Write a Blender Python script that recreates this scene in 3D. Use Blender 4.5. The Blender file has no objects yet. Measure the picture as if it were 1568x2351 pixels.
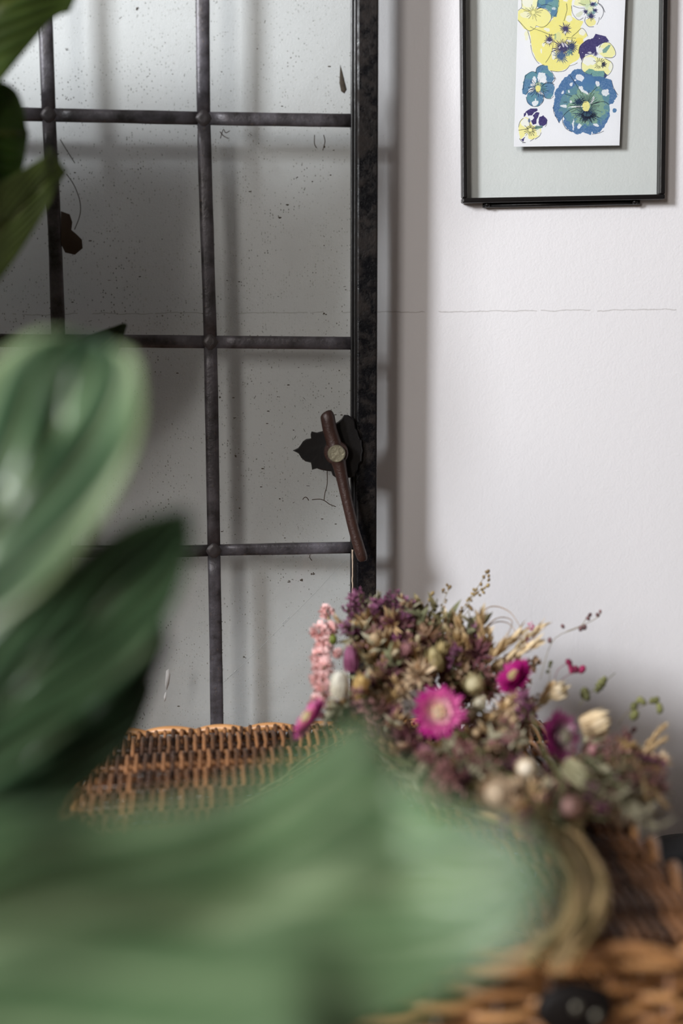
import bpy, math, random
import numpy as np
from mathutils import Vector, Matrix, Euler, noise

random.seed(7)
rng = np.random.default_rng(7)
S = bpy.context.scene
C = S.collection

# ------------------------------------------------------------------ camera, world, light, exposure
F = 3265.0                      # focal length in pixels of the 1568 x 2351 frame (50 mm on a 36 mm tall sensor)
CAM = Vector((0, 0, 1.30))
cam_d = bpy.data.cameras.new('camera')
cam_d.sensor_fit = 'VERTICAL'; cam_d.sensor_height = 36; cam_d.sensor_width = 24; cam_d.lens = 50
cam_d.clip_start = .02
cam = bpy.data.objects.new('camera', cam_d); C.objects.link(cam)
cam.location = CAM
cam.rotation_euler = Euler((math.radians(90 - 9), 0, math.radians(-2.8)))
cam_d.dof.use_dof = True
cam_d.dof.focus_distance = 1.315
cam_d.dof.aperture_fstop = 1.8
cam_d.dof.aperture_blades = 0
S.camera = cam
RM = cam.rotation_euler.to_matrix()

def ray(px, py):
    return RM @ Vector(((px - 784) / F, (1175.5 - py) / F, -1))
def P(px, py, Y):
    d = ray(px, py); return CAM + d * (Y / d.y)
def PZ(px, py, Z):
    d = ray(px, py); return CAM + d * ((Z - CAM.z) / d.z)
PXM = lambda Y: Y / F           # metres per pixel at depth Y

w = bpy.data.worlds.new('world'); S.world = w; w.use_nodes = True
w.node_tree.nodes['Background'].inputs[0].default_value = (1.0, .86, .74, 1)
w.node_tree.nodes['Background'].inputs[1].default_value = .035

def area(name, loc, target, sx, sy, power, col):
    l = bpy.data.lights.new(name, 'AREA'); l.shape = 'RECTANGLE'; l.size = sx; l.size_y = sy
    l.energy = power; l.color = col
    o = bpy.data.objects.new(name, l); C.objects.link(o)
    o.location = loc
    o.rotation_euler = (Vector(target) - Vector(loc)).to_track_quat('-Z', 'Y').to_euler()
    return o
area('window_daylight', (-1.74, -.54, 2.163), (.1, 1.3, 1.2), .49, .59, 90, (.94, .965, 1.0))
area('rear_soft_fill', (-1.64, -2.3, 2.40), (.1, 1.3, 1.1), .74, 1.36, 78, (1.0, .95, .90))  # added soft fill to lighten the stile's shadow; no rear window is built

vs = S.view_settings
vs.view_transform = 'Standard'; vs.look = 'None'; vs.gamma = 1; vs.exposure = 0.08; vs.use_curve_mapping = False

# ------------------------------------------------------------------ helpers
class MB:
    def __init__(self): self.v = []; self.f = []; self.c = []; self.mi = []
    def add(self, vs_, fs, col=None, mi=0):
        b = len(self.v)
        self.v += [tuple(p) for p in vs_]
        self.f += [tuple(i + b for i in q) for q in fs]
        self.mi += [mi] * len(fs)
        if col is None: col = (1, 1, 1)
        if len(vs_) and not hasattr(col[0], '__len__'): self.c += [tuple(col)] * len(vs_)
        else: self.c += [tuple(x) for x in col]
    def tube(self, path, r, n=6, col=None, cap=True, flat=1.0, mi=0):
        path = [Vector(p) for p in path]; m = len(path)
        rr = r if hasattr(r, '__len__') else [r] * m
        vs_ = []; fs = []
        t0 = (path[1] - path[0]).normalized()
        nrm = t0.orthogonal().normalized()
        for i, p in enumerate(path):
            t = (path[min(i + 1, m - 1)] - path[max(i - 1, 0)])
            t = t.normalized() if t.length > 1e-9 else t0
            nrm = (nrm - t * nrm.dot(t)).normalized(); bn = t.cross(nrm)
            for k in range(n):
                a = 2 * math.pi * k / n
                vs_.append(p + nrm * (rr[i] * math.cos(a)) + bn * (rr[i] * math.sin(a) * flat))
        for i in range(m - 1):
            for k in range(n):
                k2 = (k + 1) % n
                fs.append((i * n + k, i * n + k2, (i + 1) * n + k2, (i + 1) * n + k))
        if cap:
            fs.append(tuple(reversed(range(n)))); fs.append(tuple(range((m - 1) * n, m * n)))
        if col is not None and hasattr(col[0], '__len__'):
            col = [col[i] for i in range(m) for _ in range(n)]
        self.add(vs_, fs, col, mi)
    def ball(self, c, r, n=8, m=6, axis=None, col=None, col2=None, mi=0):
        c = Vector(c); r = r if hasattr(r, '__len__') else (r, r, r)
        q = Vector(axis).to_track_quat('Z', 'Y').to_matrix() if axis is not None else Matrix.Identity(3)
        vs_ = []; cs = []; fs = []
        for i in range(m + 1):
            th = math.pi * i / m
            for k in range(n):
                a = 2 * math.pi * k / n
                vs_.append(c + q @ Vector((r[0] * math.sin(th) * math.cos(a), r[1] * math.sin(th) * math.sin(a), r[2] * math.cos(th))))
                if col2 is not None:
                    u = i / m; cs.append(tuple(col[j] * (1 - u) + col2[j] * u for j in range(3)))
        for i in range(m):
            for k in range(n):
                k2 = (k + 1) % n
                fs.append((i * n + k, (i + 1) * n + k, (i + 1) * n + k2, i * n + k2))
        self.add(vs_, fs, cs if col2 is not None else col, mi)
    def box(self, lo, hi, col=None, mi=0):
        x0, y0, z0 = lo; x1, y1, z1 = hi
        v = [(x0, y0, z0), (x1, y0, z0), (x1, y1, z0), (x0, y1, z0), (x0, y0, z1), (x1, y0, z1), (x1, y1, z1), (x0, y1, z1)]
        self.add(v, [(0, 3, 2, 1), (4, 5, 6, 7), (0, 1, 5, 4), (1, 2, 6, 5), (2, 3, 7, 6), (3, 0, 4, 7)], col, mi)
    def prism(self, poly, d, col=None, inset=0):
        """poly: list of 3-D points on a plane, d: extrusion vector"""
        n = len(poly); d = Vector(d); poly = [Vector(p) for p in poly]
        if inset:
            cen = sum(poly, Vector()) / n
            mid = [p + d * .6 for p in poly]
            top = [p + d + (cen - p).normalized() * inset for p in poly]
            vs_ = poly + mid + top
            fs = [tuple(range(n))[::-1], tuple(range(2 * n, 3 * n))]
            for k in range(n):
                j = (k + 1) % n
                fs += [(k, j, n + j, n + k), (n + k, n + j, 2 * n + j, 2 * n + k)]
        else:
            vs_ = poly + [p + d for p in poly]
            fs = [tuple(range(n))[::-1], tuple(range(n, 2 * n))] + [(k, (k + 1) % n, n + (k + 1) % n, n + k) for k in range(n)]
        self.add(vs_, fs, col)
    def petal(self, base, direction, up, L, W, curl=.3, col0=(1, 1, 1), col1=(1, 1, 1), n=4, cup=.25, tipw=.15):
        """a thin cupped petal: 3 verts across, n+1 along"""
        d = Vector(direction).normalized(); u = Vector(up); u = (u - d * u.dot(d))
        u = u.normalized() if u.length > 1e-6 else d.orthogonal().normalized()
        s = d.cross(u)
        vs_ = []; cs = []; fs = []
        for i in range(n + 1):
            t = i / n
            wd = W * .5 * (math.sin(math.pi * min(1, .12 + .88 * t) ** .8) * (1 - tipw) + tipw * (1 - t) + .02)
            p = Vector(base) + d * (L * t) + u * (curl * L * t * t)
            c = tuple(col0[j] * (1 - t) + col1[j] * t for j in range(3))
            vs_ += [p - s * wd + u * (cup * wd), p, p + s * wd + u * (cup * wd)]; cs += [c, c, c]
        for i in range(n):
            a = i * 3
            fs += [(a, a + 1, a + 4, a + 3), (a + 1, a + 2, a + 5, a + 4)]
        self.add(vs_, fs, cs)
    def mesh(self, name, mats, smooth=True):
        me = bpy.data.meshes.new(name); me.from_pydata(self.v, [], self.f)
        at = me.color_attributes.new('Col', 'FLOAT_COLOR', 'POINT')
        a = np.ones((len(self.v), 4), np.float32); a[:, :3] = np.array(self.c, np.float32)
        at.data.foreach_set('color', a.ravel())
        for m in (mats if isinstance(mats, (list, tuple)) else [mats]): me.materials.append(m)
        me.polygons.foreach_set('material_index', self.mi)
        me.polygons.foreach_set('use_smooth', [smooth] * len(self.f))
        me.update(); return me
    def build(self, name, mats, parent=None, smooth=True, loc=None):
        return link(name, self.mesh(name, mats, smooth), parent, loc)

def link(name, me, parent=None, loc=None, mw=None):
    o = bpy.data.objects.new(name, me); C.objects.link(o)
    if parent is not None: o.parent = parent
    if loc is not None: o.location = loc
    if mw is not None: o.matrix_local = mw
    return o
def empty(name, loc=(0, 0, 0), rz=0, parent=None):
    o = bpy.data.objects.new(name, None); C.objects.link(o); o.location = loc; o.rotation_euler = (0, 0, rz)
    o.empty_display_size = .05
    if parent is not None: o.parent = parent
    return o
def tag(o, label, cat, group=None, kind=None):
    o['label'] = label; o['category'] = cat
    if group: o['group'] = group
    if kind: o['kind'] = kind
    return o
def bevel(o, wd, seg=2):
    m = o.modifiers.new('bevel', 'BEVEL'); m.width = wd; m.segments = seg; m.limit_method = 'ANGLE'; m.angle_limit = .6
    return o
def spline(pts, n):
    """Catmull-Rom through the points, n samples; points are tuples of any length"""
    p = np.array(pts, float); m = len(p)
    seg = np.r_[0, np.cumsum(np.maximum(1e-6, np.linalg.norm(np.diff(p, axis=0), axis=1)) ** .5)]
    t = np.linspace(0, seg[-1], n); out = []
    for x in t:
        i = min(max(np.searchsorted(seg, x, 'right') - 1, 0), m - 2)
        u = (x - seg[i]) / (seg[i + 1] - seg[i])
        a, b, c, d = p[max(i - 1, 0)], p[i], p[i + 1], p[min(i + 2, m - 1)]
        out.append(.5 * ((2 * b) + (c - a) * u + (2 * a - 5 * b + 4 * c - d) * u * u + (3 * b - a - 3 * c + d) * u ** 3))
    return np.array(out)
def lin(r, g, b):
    f = lambda x: ((x / 255 + .055) / 1.055) ** 2.4 if x > 10 else x / 255 / 12.92
    return (f(r), f(g), f(b))

# ---- node materials
class N:
    def __init__(self, name):
        self.m = bpy.data.materials.new(name); self.m.use_nodes = True
        self.t = self.m.node_tree; self.t.nodes.clear()
        self.out = self.t.nodes.new('ShaderNodeOutputMaterial')
    def n(self, typ, **kw):
        x = self.t.nodes.new('ShaderNode' + typ)
        for k, v in kw.items():
            if k.startswith('i_'):
                key = k[2:]; key = int(key) if key.isdigit() else key.replace('_', ' ')
                self.set(x.inputs[key], v)
            else: setattr(x, k, v)
        return x
    def set(self, sock, v):
        if hasattr(v, 'is_output') or isinstance(v, bpy.types.NodeSocket): self.t.links.new(v, sock)
        else:
            if hasattr(v, '__len__') and len(v) == 3 and sock.type == 'RGBA': v = (*v, 1)
            sock.default_value = v
    def coord(self, kind='Object', scale=(1, 1, 1)):
        tc = self.n('TexCoord'); mp = self.n('Mapping'); self.t.links.new(tc.outputs[kind], mp.inputs[0])
        mp.inputs['Scale'].default_value = scale; return mp.outputs[0]
    def noise(self, vec, scale, detail=4, rough=.6):
        x = self.n('TexNoise', i_Scale=scale, i_Detail=detail, i_Roughness=rough); self.t.links.new(vec, x.inputs['Vector']); return x.outputs[0]
    def ramp(self, fac, stops):
        x = self.n('ValToRGB'); self.t.links.new(fac, x.inputs[0]); e = x.color_ramp.elements
        while len(e) < len(stops): e.new(.5)
        for el, (p, c) in zip(e, stops):
            el.position = p; el.color = (*c, 1) if hasattr(c, '__len__') else (c, c, c, 1)
        return x.outputs[0]
    def mix(self, fac, a, b, blend='MIX'):
        x = self.n('Mix', data_type='RGBA', blend_type=blend)
        self.set(x.inputs[0], fac); self.set(x.inputs[6], a); self.set(x.inputs[7], b); return x.outputs[2]
    def math(self, op, a, b=0.0, c=0.0):
        x = self.n('Math', operation=op); self.set(x.inputs[0], a); self.set(x.inputs[1], b); self.set(x.inputs[2], c); return x.outputs[0]
    def bump(self, h, strength=.3, dist=.001, normal=None):
        x = self.n('Bump', i_Strength=strength, i_Distance=dist); self.t.links.new(h, x.inputs['Height'])
        if normal is not None: self.t.links.new(normal, x.inputs['Normal'])
        return x.outputs[0]
    def pbr(self, col, rough=.5, metal=0, normal=None, spec=.5, **kw):
        b = self.n('BsdfPrincipled'); self.set(b.inputs['Base Color'], col); self.set(b.inputs['Roughness'], rough)
        self.set(b.inputs['Metallic'], metal); self.set(b.inputs['Specular IOR Level'], spec)
        if normal is not None: self.t.links.new(normal, b.inputs['Normal'])
        for k, v in kw.items(): self.set(b.inputs[k.replace('_', ' ')], v)
        return b.outputs[0]
    def done(self, sh):
        self.t.links.new(sh, self.out.inputs[0]); return self.m

def simple(name, col, rough=.5, metal=0, var=None, vscale=40, bump=0, bscale=200, spec=.5):
    a = N(name); v = a.coord(); c = col
    if var is not None: c = a.mix(a.noise(v, vscale), col, var)
    nm = a.bump(a.noise(v, bscale), bump, .001) if bump else None
    return a.done(a.pbr(c, rough, metal, nm, spec))
def colattr(name, rough=.6, trans=0.0, var=.25, vscale=150, spec=.3, bump=0.0, bscale=300):
    a = N(name); at = a.n('VertexColor', layer_name='Col').outputs[0]; v = a.coord()
    c = a.mix(1.0, at, a.ramp(a.noise(v, vscale), [(.25, 1 - var), (.75, 1 + var * .6)]), 'MULTIPLY')
    nm = a.bump(a.noise(v, bscale), bump, .001) if bump else None
    sh = a.pbr(c, rough, 0, nm, spec)
    if trans:
        tr = a.n('BsdfTranslucent'); a.t.links.new(c, tr.inputs[0])
        mx = a.n('MixShader', i_0=trans); a.t.links.new(sh, mx.inputs[1]); a.t.links.new(tr.outputs[0], mx.inputs[2]); sh = mx.outputs[0]
    return a.done(sh)

# wall: white emulsion with orange-peel, a hairline plaster crack
WALL_Y = 1.352
crack_z = P(1200, 715, WALL_Y).z
def wall_material():
    a = N('white_emulsion'); v = a.coord()
    sx = a.n('SeparateXYZ'); a.t.links.new(v, sx.inputs[0])
    big = a.noise(v, 3, 3)
    base = a.mix(big, (.79, .775, .79), (.82, .80, .815))
    wob = a.math('MULTIPLY_ADD', a.noise(v, 45, 4), .006, -.003)
    d = a.math('ABSOLUTE', a.math('SUBTRACT', a.math('ADD', sx.outputs[2], wob), a.math('MULTIPLY_ADD', sx.outputs[0], .006, crack_z - .001)))
    thin = a.math('MULTIPLY', a.math('LESS_THAN', d, .0005), a.math('GREATER_THAN', a.noise(v, 30, 3), .44))
    base = a.mix(a.math('MULTIPLY', thin, .45), base, (.32, .29, .27))
    h = a.math('SUBTRACT', a.math('ADD', a.noise(v, 420, 3), a.math('MULTIPLY', a.noise(v, 120, 2), .7)), a.math('MULTIPLY', thin, 3.0))
    return a.done(a.pbr(base, .62, 0, a.bump(h, .22, .0012), .3))
M = {}
M['wall'] = wall_material()
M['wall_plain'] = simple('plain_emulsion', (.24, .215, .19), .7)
M['floor'] = simple('brown_boards', (.16, .10, .06), .5, var=(.10, .06, .035), vscale=12)
M['dark_wood'] = simple('dark_wood', (.05, .028, .017), .45, var=(.09, .05, .03), vscale=25, bump=.2)

def iron_material():
    a = N('old_black_painted_iron'); v = a.coord()
    n1 = a.noise(v, 60, 6, .7); n2 = a.noise(v, 260, 5, .7); n3 = a.noise(v, 22, 4)
    rust = a.ramp(a.math('MULTIPLY', a.math('ADD', n1, a.math('MULTIPLY', n3, .5)), .72), [(.50, 0), (.64, .75)])
    c = a.mix(rust, (.0035, .0035, .0045), a.mix(n2, (.022, .012, .008), (.008, .007, .006)))
    r = a.mix(rust, a.ramp(n2, [(.3, .16), (.7, .34)]), (.75, .75, .75))
    h = a.math('ADD', a.math('MULTIPLY', n1, 1.2), a.math('MULTIPLY', n2, .5))
    return a.done(a.pbr(c, r, 0, a.bump(h, .5, .0012), .28))
M['iron'] = iron_material()
M['black'] = simple('black_enamel', (.005, .005, .006), .36, var=(.010, .008, .007), vscale=90, bump=.25, bscale=150, spec=.35)
def lead_material():
    a = N('aged_lead'); v = a.coord()
    n1 = a.noise(v, 35, 5, .65); n2 = a.noise(v, 300, 3)
    c = a.mix(a.ramp(n1, [(.35, 0), (.7, 1)]), (.028, .025, .026), (.135, .126, .146))
    c = a.mix(a.ramp(n2, [(.62, 0), (.75, .6)]), c, (.16, .12, .09))
    return a.done(a.pbr(c, a.ramp(n1, [(.3, .30), (.7, .48)]), .25, a.bump(a.math('ADD', n1, n2), .35, .0008), .5))
M['lead'] = lead_material()
M['solder'] = simple('dull_solder', (.045, .040, .040), .4, .3, var=(.08, .07, .075), vscale=150, bump=.4)
M['rust'] = simple('rusty_iron', (.022, .009, .007), .45, .15, var=(.050, .020, .013), vscale=120, bump=.5, bscale=350)
M['bolt'] = simple('worn_brass', (.32, .29, .20), .42, .45, var=(.13, .115, .075), vscale=190, bump=.8, bscale=240)
M['cracked_putty'] = simple('bare_cream_putty', (.50, .40, .30), .8, var=(.25, .18, .13), vscale=200, bump=.4)

def glass_material():
    a = N('dusty_old_glass'); v = a.coord()
    tr = a.n('BsdfTransparent'); tr.inputs[0].default_value = (.956, .972, .968, 1)
    gl = a.n('BsdfGlossy'); gl.inputs['Roughness'].default_value = .04; gl.inputs['Color'].default_value = (1, 1, 1, 1)
    wav = a.bump(a.noise(v, 9, 1), .05, .004); a.t.links.new(wav, gl.inputs['Normal'])
    fr = a.n('Fresnel', i_IOR=1.32)
    m1 = a.n('MixShader'); a.t.links.new(fr.outputs[0], m1.inputs[0]); a.t.links.new(tr.outputs[0], m1.inputs[1]); a.t.links.new(gl.outputs[0], m1.inputs[2])
    film = a.math('MULTIPLY_ADD', a.noise(v, 14, 5, .7), .07, .015)
    grit = a.n('TexVoronoi', feature='F1', i_Scale=420.0); a.t.links.new(a.coord(scale=(1, 1, .75)), grit.inputs['Vector'])
    sp = a.n('SeparateColor'); a.t.links.new(grit.outputs['Color'], sp.inputs[0])
    g = a.math('MULTIPLY', a.math('LESS_THAN', grit.outputs['Distance'], .26), a.math('GREATER_THAN', sp.outputs[0], .72))
    g = a.math('MULTIPLY', g, a.ramp(a.noise(v, 25, 4), [(.40, .1), (.62, .75)]))
    df = a.n('BsdfDiffuse'); a.t.links.new(a.mix(g, (.42, .41, .36), (.03, .026, .02)), df.inputs[0])
    m2 = a.n('MixShader'); a.t.links.new(a.math('MAXIMUM', film, a.math('MULTIPLY', g, .85)), m2.inputs[0])
    a.t.links.new(m1.outputs[0], m2.inputs[1]); a.t.links.new(df.outputs[0], m2.inputs[2])
    return a.done(m2.outputs[0])
M['glass'] = glass_material()
def clear_glass(name, tint):
    a = N(name)
    tr = a.n('BsdfTransparent'); tr.inputs[0].default_value = (*tint, 1)
    gl = a.n('BsdfGlossy'); gl.inputs['Roughness'].default_value = .02
    fr = a.n('Fresnel', i_IOR=1.22)
    m1 = a.n('MixShader'); a.t.links.new(fr.outputs[0], m1.inputs[0]); a.t.links.new(tr.outputs[0], m1.inputs[1]); a.t.links.new(gl.outputs[0], m1.inputs[2])
    return a.done(m1.outputs[0])
M['frame_glass'] = clear_glass('greenish_frame_glass', (.988, .996, .990))
M['grime'] = simple('dead_insect_grime', (.02, .016, .011), .9, var=(.09, .07, .05), vscale=600)
M['cobweb'] = simple('cobweb_silk', (.30, .31, .30), .9)
M['leaf_litter'] = simple('dead_brown_leaf', (.030, .017, .010), .8, var=(.05, .03, .018), vscale=120)
def willow(name, c1, c2, rough=.42):
    a = N(name); v = a.coord(scale=(1, 1, 1)); oi = a.n('ObjectInfo')
    r = a.math('FRACT', a.math('MULTIPLY', oi.outputs['Random'], 7.3))
    c = a.mix(a.math('ADD', a.math('MULTIPLY', a.noise(v, 22, 4), .8), a.math('MULTIPLY_ADD', r, .8, -.45)), c1, c2)
    return a.done(a.pbr(c, rough, 0, a.bump(a.noise(v, 500, 2), .15, .0006), .5))
M['willow'] = willow('brown_buff_willow', (.05, .022, .011), (.46, .205, .08))
M['willow_rim'] = willow('golden_willow', (.36, .165, .06), (.84, .44, .18), .38)
M['leather'] = simple('black_leather', (.006, .004, .0035), .6, var=(.010, .007, .006), vscale=60, bump=.3, spec=.3)
M['stud'] = simple('dull_stud', (.25, .23, .18), .4, .7)
M['case'] = simple('matte_black_plastic', (.0025, .003, .004), .42, bump=.12, bscale=900, spec=.2)
M['brass'] = simple('bright_brass', (.72, .50, .22), .28, .9)
M['petal'] = colattr('papery_petals', .5, .28, .2, 300, .3)
M['dry'] = colattr('dried_botanicals', .7, .12, .3, 220, .25)
M['card'] = colattr('printed_card', .75, 0, .02, 900, .2, .12, 700)
M['pot'] = simple('terracotta', (.33, .14, .075), .8, var=(.26, .11, .06), vscale=20, bump=.2)
M['soil'] = simple('potting_soil', (.02, .013, .009), .95, bump=.6, bscale=120)
def leaf_material(name, rough, trans):
    a = N(name); at = a.n('VertexColor', layer_name='Col').outputs[0]; v = a.coord()
    c = a.mix(1.0, at, a.ramp(a.noise(v, 30, 4), [(.3, .8), (.7, 1.12)]), 'MULTIPLY')
    nm = a.bump(a.noise(v, 160, 3), .12, .001)
    sh = a.pbr(c, rough, 0, nm, .65)
    tr = a.n('BsdfTranslucent'); a.t.links.new(a.mix(1.0, c, (1.5, 1.7, .55), 'MULTIPLY'), tr.inputs[0])
    mx = a.n('MixShader', i_0=trans); a.t.links.new(sh, mx.inputs[1]); a.t.links.new(tr.outputs[0], mx.inputs[2])
    return a.done(mx.outputs[0])
M['leaf'] = leaf_material('glossy_green_leaf', .27, .14)
M['thin_leaf'] = leaf_material('thin_yellow_green_leaf', .40, .45)

# ------------------------------------------------------------------ room
def struct(name, b, m):
    o = b.build(name, m, smooth=False); o['kind'] = 'structure'; return o
b = MB(); b.box((-1.8, WALL_Y, 0), (2.6, WALL_Y + .12, 2.7)); struct('wall_back', b, M['wall'])
b = MB(); b.box((-1.8, -2.2, -.1), (2.6, WALL_Y, 0)); struct('floor', b, M['floor'])
b = MB()                                             # left wall with its window opening
X0, X1 = -1.92, -1.72
for lo, hi in (((-2.2, 0), (WALL_Y, 1.45)), ((-2.2, 2.68), (WALL_Y, 2.7)), ((-2.2, 1.45), (-1.0, 2.68)), ((-.12, 1.45), (WALL_Y, 2.68))):
    b.box((X0, lo[0], lo[1]), (X1, hi[0], hi[1]))
struct('wall_left', b, M['wall_plain'])
b = MB()                                             # painted casing around the opening
for lo, hi in (((-1.0, 1.45), (-.955, 2.68)), ((-.165, 1.45), (-.12, 2.68)), ((-.955, 1.45), (-.165, 1.50)), ((-.955, 2.64), (-.165, 2.68))): b.box((X0 + .06, lo[0], lo[1]), (X1 - .03, hi[0], hi[1]))
struct('window_1', b, M['wall_plain'])
b = MB(); b.box((2.6, -2.2, 0), (2.72, WALL_Y, 2.7)); struct('wall_right', b, M['wall_plain'])
b = MB(); b.box((-1.8, -2.2, 2.7), (2.6, WALL_Y, 2.8)); struct('ceiling', b, M['wall_plain'])

# ------------------------------------------------------------------ table under everything
TZ = .70
tb = empty('side_table', (.2, 1.0, 0))
tag(tb, 'dark wooden side table under the wicker hamper against the white wall', 'table')
def loc_box(lo, hi, o): return tuple(lo[i] - o[i] for i in range(3)), tuple(hi[i] - o[i] for i in range(3))
TO = (.2, 1.0, 0)
b = MB(); b.box(*loc_box((-.62, .72, TZ - .035), (1.05, 1.345, TZ), TO)); bevel(b.build('table_top', M['dark_wood'], tb, False), .004)
for x in (-.58, .96):
    for y in (.75, 1.28):
        b = MB(); b.box(*loc_box((x, y, 0), (x + .05, y + .05, TZ - .035), TO)); b.build('leg', M['dark_wood'], tb, False)

# ------------------------------------------------------------------ leaded casement leaning flat against the wall
PY = 1.300                                           # plane of the glass
cs_ = empty('leaded_casement', (0, PY, TZ))
tag(cs_, 'old black iron casement window with leaded clear panes standing against the white wall', 'window panel')
O = Vector((0, PY, TZ))
def pp(px, py, dy=0.0): return P(px, py, PY + dy) - O
xr0 = P(805, 700, PY).x; xr1 = P(818, 700, PY).x; xr2 = P(866, 700, PY - .006).x
xl2 = P(-315, 700, PY).x; xl1 = P(-267, 700, PY).x
z_top = 1.86
def came_v(key, py):                                  # centre of each upright came along py (lead that has sagged with age)
    pts = {'far': [(-700, -252), (0, -246), (800, -216), (1700, -180), (2300, -150)],
           'left': [(-700, 92), (0, 103), (260, 112), (560, 127), (740, 133), (1260, 149), (1700, 163), (2300, 180)],
           'mid': [(-700, 458), (0, 465), (250, 467), (400, 471), (650, 479), (780, 483), (1000, 487), (1260, 491), (1450, 495), (1660, 498), (2300, 506)]}[key]
    return float(np.interp(py, [p[0] for p in pts], [p[1] for p in pts]))
def came_h(row, px):
    pts = [[(-300, -248), (900, -243)], [(-300, 255), (0, 261), (112, 264), (300, 268), (468, 272), (800, 277), (900, 278)],
           [(-300, 780), (300, 783), (483, 785), (800, 788), (900, 788)], [(-300, 1268), (450, 1265), (491, 1263), (800, 1257), (900, 1256)],
           [(-300, 1748), (900, 1738)], [(-300, 2215), (900, 2210)]][row]
    return float(np.interp(px, [p[0] for p in pts], [p[1] for p in pts]))
def node(vk, row):
    x = came_v(vk, 500) if isinstance(vk, str) else vk
    for _ in range(4):
        y = came_h(row, x)
        x = came_v(vk, y) if isinstance(vk, str) else vk
    return x, y
cols = [-266, 'left', 'mid', 806]
ytop, ybot = -560, 2040
def strip(path, wd, name):
    """a lead came: shallow domed H-section strip along a path in the glass plane"""
    b = MB(); prof = [(-.5, .0015), (-.5, -.0016), (-.42, -.0026), (-.2, -.0031), (.2, -.0031), (.42, -.0026), (.5, -.0016), (.5, .0015)]
    m = len(path); vs_ = []; fs = []; k = len(prof)
    for i, p in enumerate(path):
        t = (path[min(i + 1, m - 1)] - path[max(i - 1, 0)]).normalized()
        s = Vector((t.z, 0, -t.x))
        wv = wd * (1 + .07 * noise.noise(Vector((p.x * 30, p.z * 30, 3))))
        for a, h in prof: vs_.append(p + s * (a * wv) + Vector((0, h, 0)))
    for i in range(m - 1):
        for j in range(k):
            fs.append((i * k + j, i * k + (j + 1) % k, (i + 1) * k + (j + 1) % k, (i + 1) * k + j))
    fs += [tuple(reversed(range(k))), tuple(range((m - 1) * k, m * k))]
    b.add(vs_, fs); return b.build(name, M['lead'], cs_)
CW = 30 * PXM(1.3)
for key in ('left', 'mid'):
    ys = [ytop] + [node(key, r)[1] for r in range(5)] + [ybot]
    for a_, c_ in zip(ys[:-1], ys[1:]):
        strip([pp(came_v(key, y), y) for y in np.linspace(a_, c_, 9)], CW, 'lead_came')
for row in range(5):
    xs = [node(c, row)[0] for c in cols]
    for i in range(3):
        a_, c_ = xs[i], xs[i + 1]
        a_ += 13 if i else 0; c_ -= 13 if i < 2 else -2
        strip([pp(x, came_h(row, x)) for x in np.linspace(a_, c_, 8)], CW * (.96 if row != 3 else .88), 'lead_came')
    for key in ('left', 'mid'):
        x, y = node(key, row); b = MB(); c = pp(x, y)
        n = 14; ring = [[c + Vector((math.cos(t) * r * (1 + .1 * math.cos(4 * t)), h, math.sin(t) * r * (1 + .1 * math.cos(4 * t)))) for t in [2 * math.pi * k / n for k in range(n)]] for r, h in ((CW * .60, -.0024), (CW * .55, -.0033), (CW * .22, -.0034))]
        vs_ = [q for rr in ring for q in rr]; fs = [tuple(range(2 * n, 3 * n))[::-1]]
        for i in range(2):
            for k in range(n): fs.append((i * n + k, (i + 1) * n + k, (i + 1) * n + (k + 1) % n, i * n + (k + 1) % n))
        b.add(vs_, fs); b.build('solder_joint', M['solder'], cs_)
rows_y = [None, 0, 1, 2, 3, 4, None]
for ci in range(3):
    for ri in range(6):
        def corner(c, r):
            if rows_y[r] is None:
                y = ytop if r == 0 else ybot
                x = came_v(cols[c], y) if isinstance(cols[c], str) else cols[c]
                return pp(x, y)
            return pp(*node(cols[c], rows_y[r]))
        q = [corner(ci, ri), corner(ci + 1, ri), corner(ci + 1, ri + 1), corner(ci, ri + 1)]
        b = MB(); tlt = Vector((0, random.uniform(-.0004, .0004), 0))
        q = [p + tlt * k for k, p in zip((1, -1, 1, -1), q)]
        b.prism([p + Vector((0, .001, 0)) for p in q], (0, -.002, 0)); b.build('glass_pane', M['glass'], cs_, False)
# iron frame: two stiles and two rails, each with a flat bar and a stepped rebate
zb = .001; zt = z_top - TZ
def bar(name, x0, x1, z0, z1, y0=-.010, y1=.010, bv=.0016, m='iron'):
    b = MB(); n = max(2, int(max(x1 - x0, z1 - z0) / .02))
    b.box((x0, y0, z0), (x1, y1, z1)); o = b.build(name, M[m], cs_, False); bevel(o, bv, 2); return o
st = bar('stile', xr1, xr2, zb, zt)
for (xa, xb_, h) in ((xr0, xr0 + .0026, -.0035), (xr0 + .0026, xr1 + .001, -.0065)):
    o = bar('rebate', xa, xb_, zb, zt, h, .008, .0008, 'black'); o.parent = st
st2 = bar('stile', xl2, xl1, zb, zt)
bar('rail', xl1, xr1, zt - .02, zt); bar('rail', xl1, xr1, zb, zb + .02)
# chipped putty line along the rebate below the handle
b = MB(); ptsl = [(809.5, y) for y in range(1262, 1420, 6)]
q = [P(x + 1.2 * noise.noise(Vector((0, y * .08, 1))), y, PY - .0067) - O for x, y in ptsl]
b.tube(q, [.0007 + .0006 * abs(noise.noise(Vector((1, p.z * 160, 0)))) for p in q], 6); b.build('bare_putty', M['cracked_putty'], st)['label'] = 'cream bare putty line on black stile'

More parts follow.
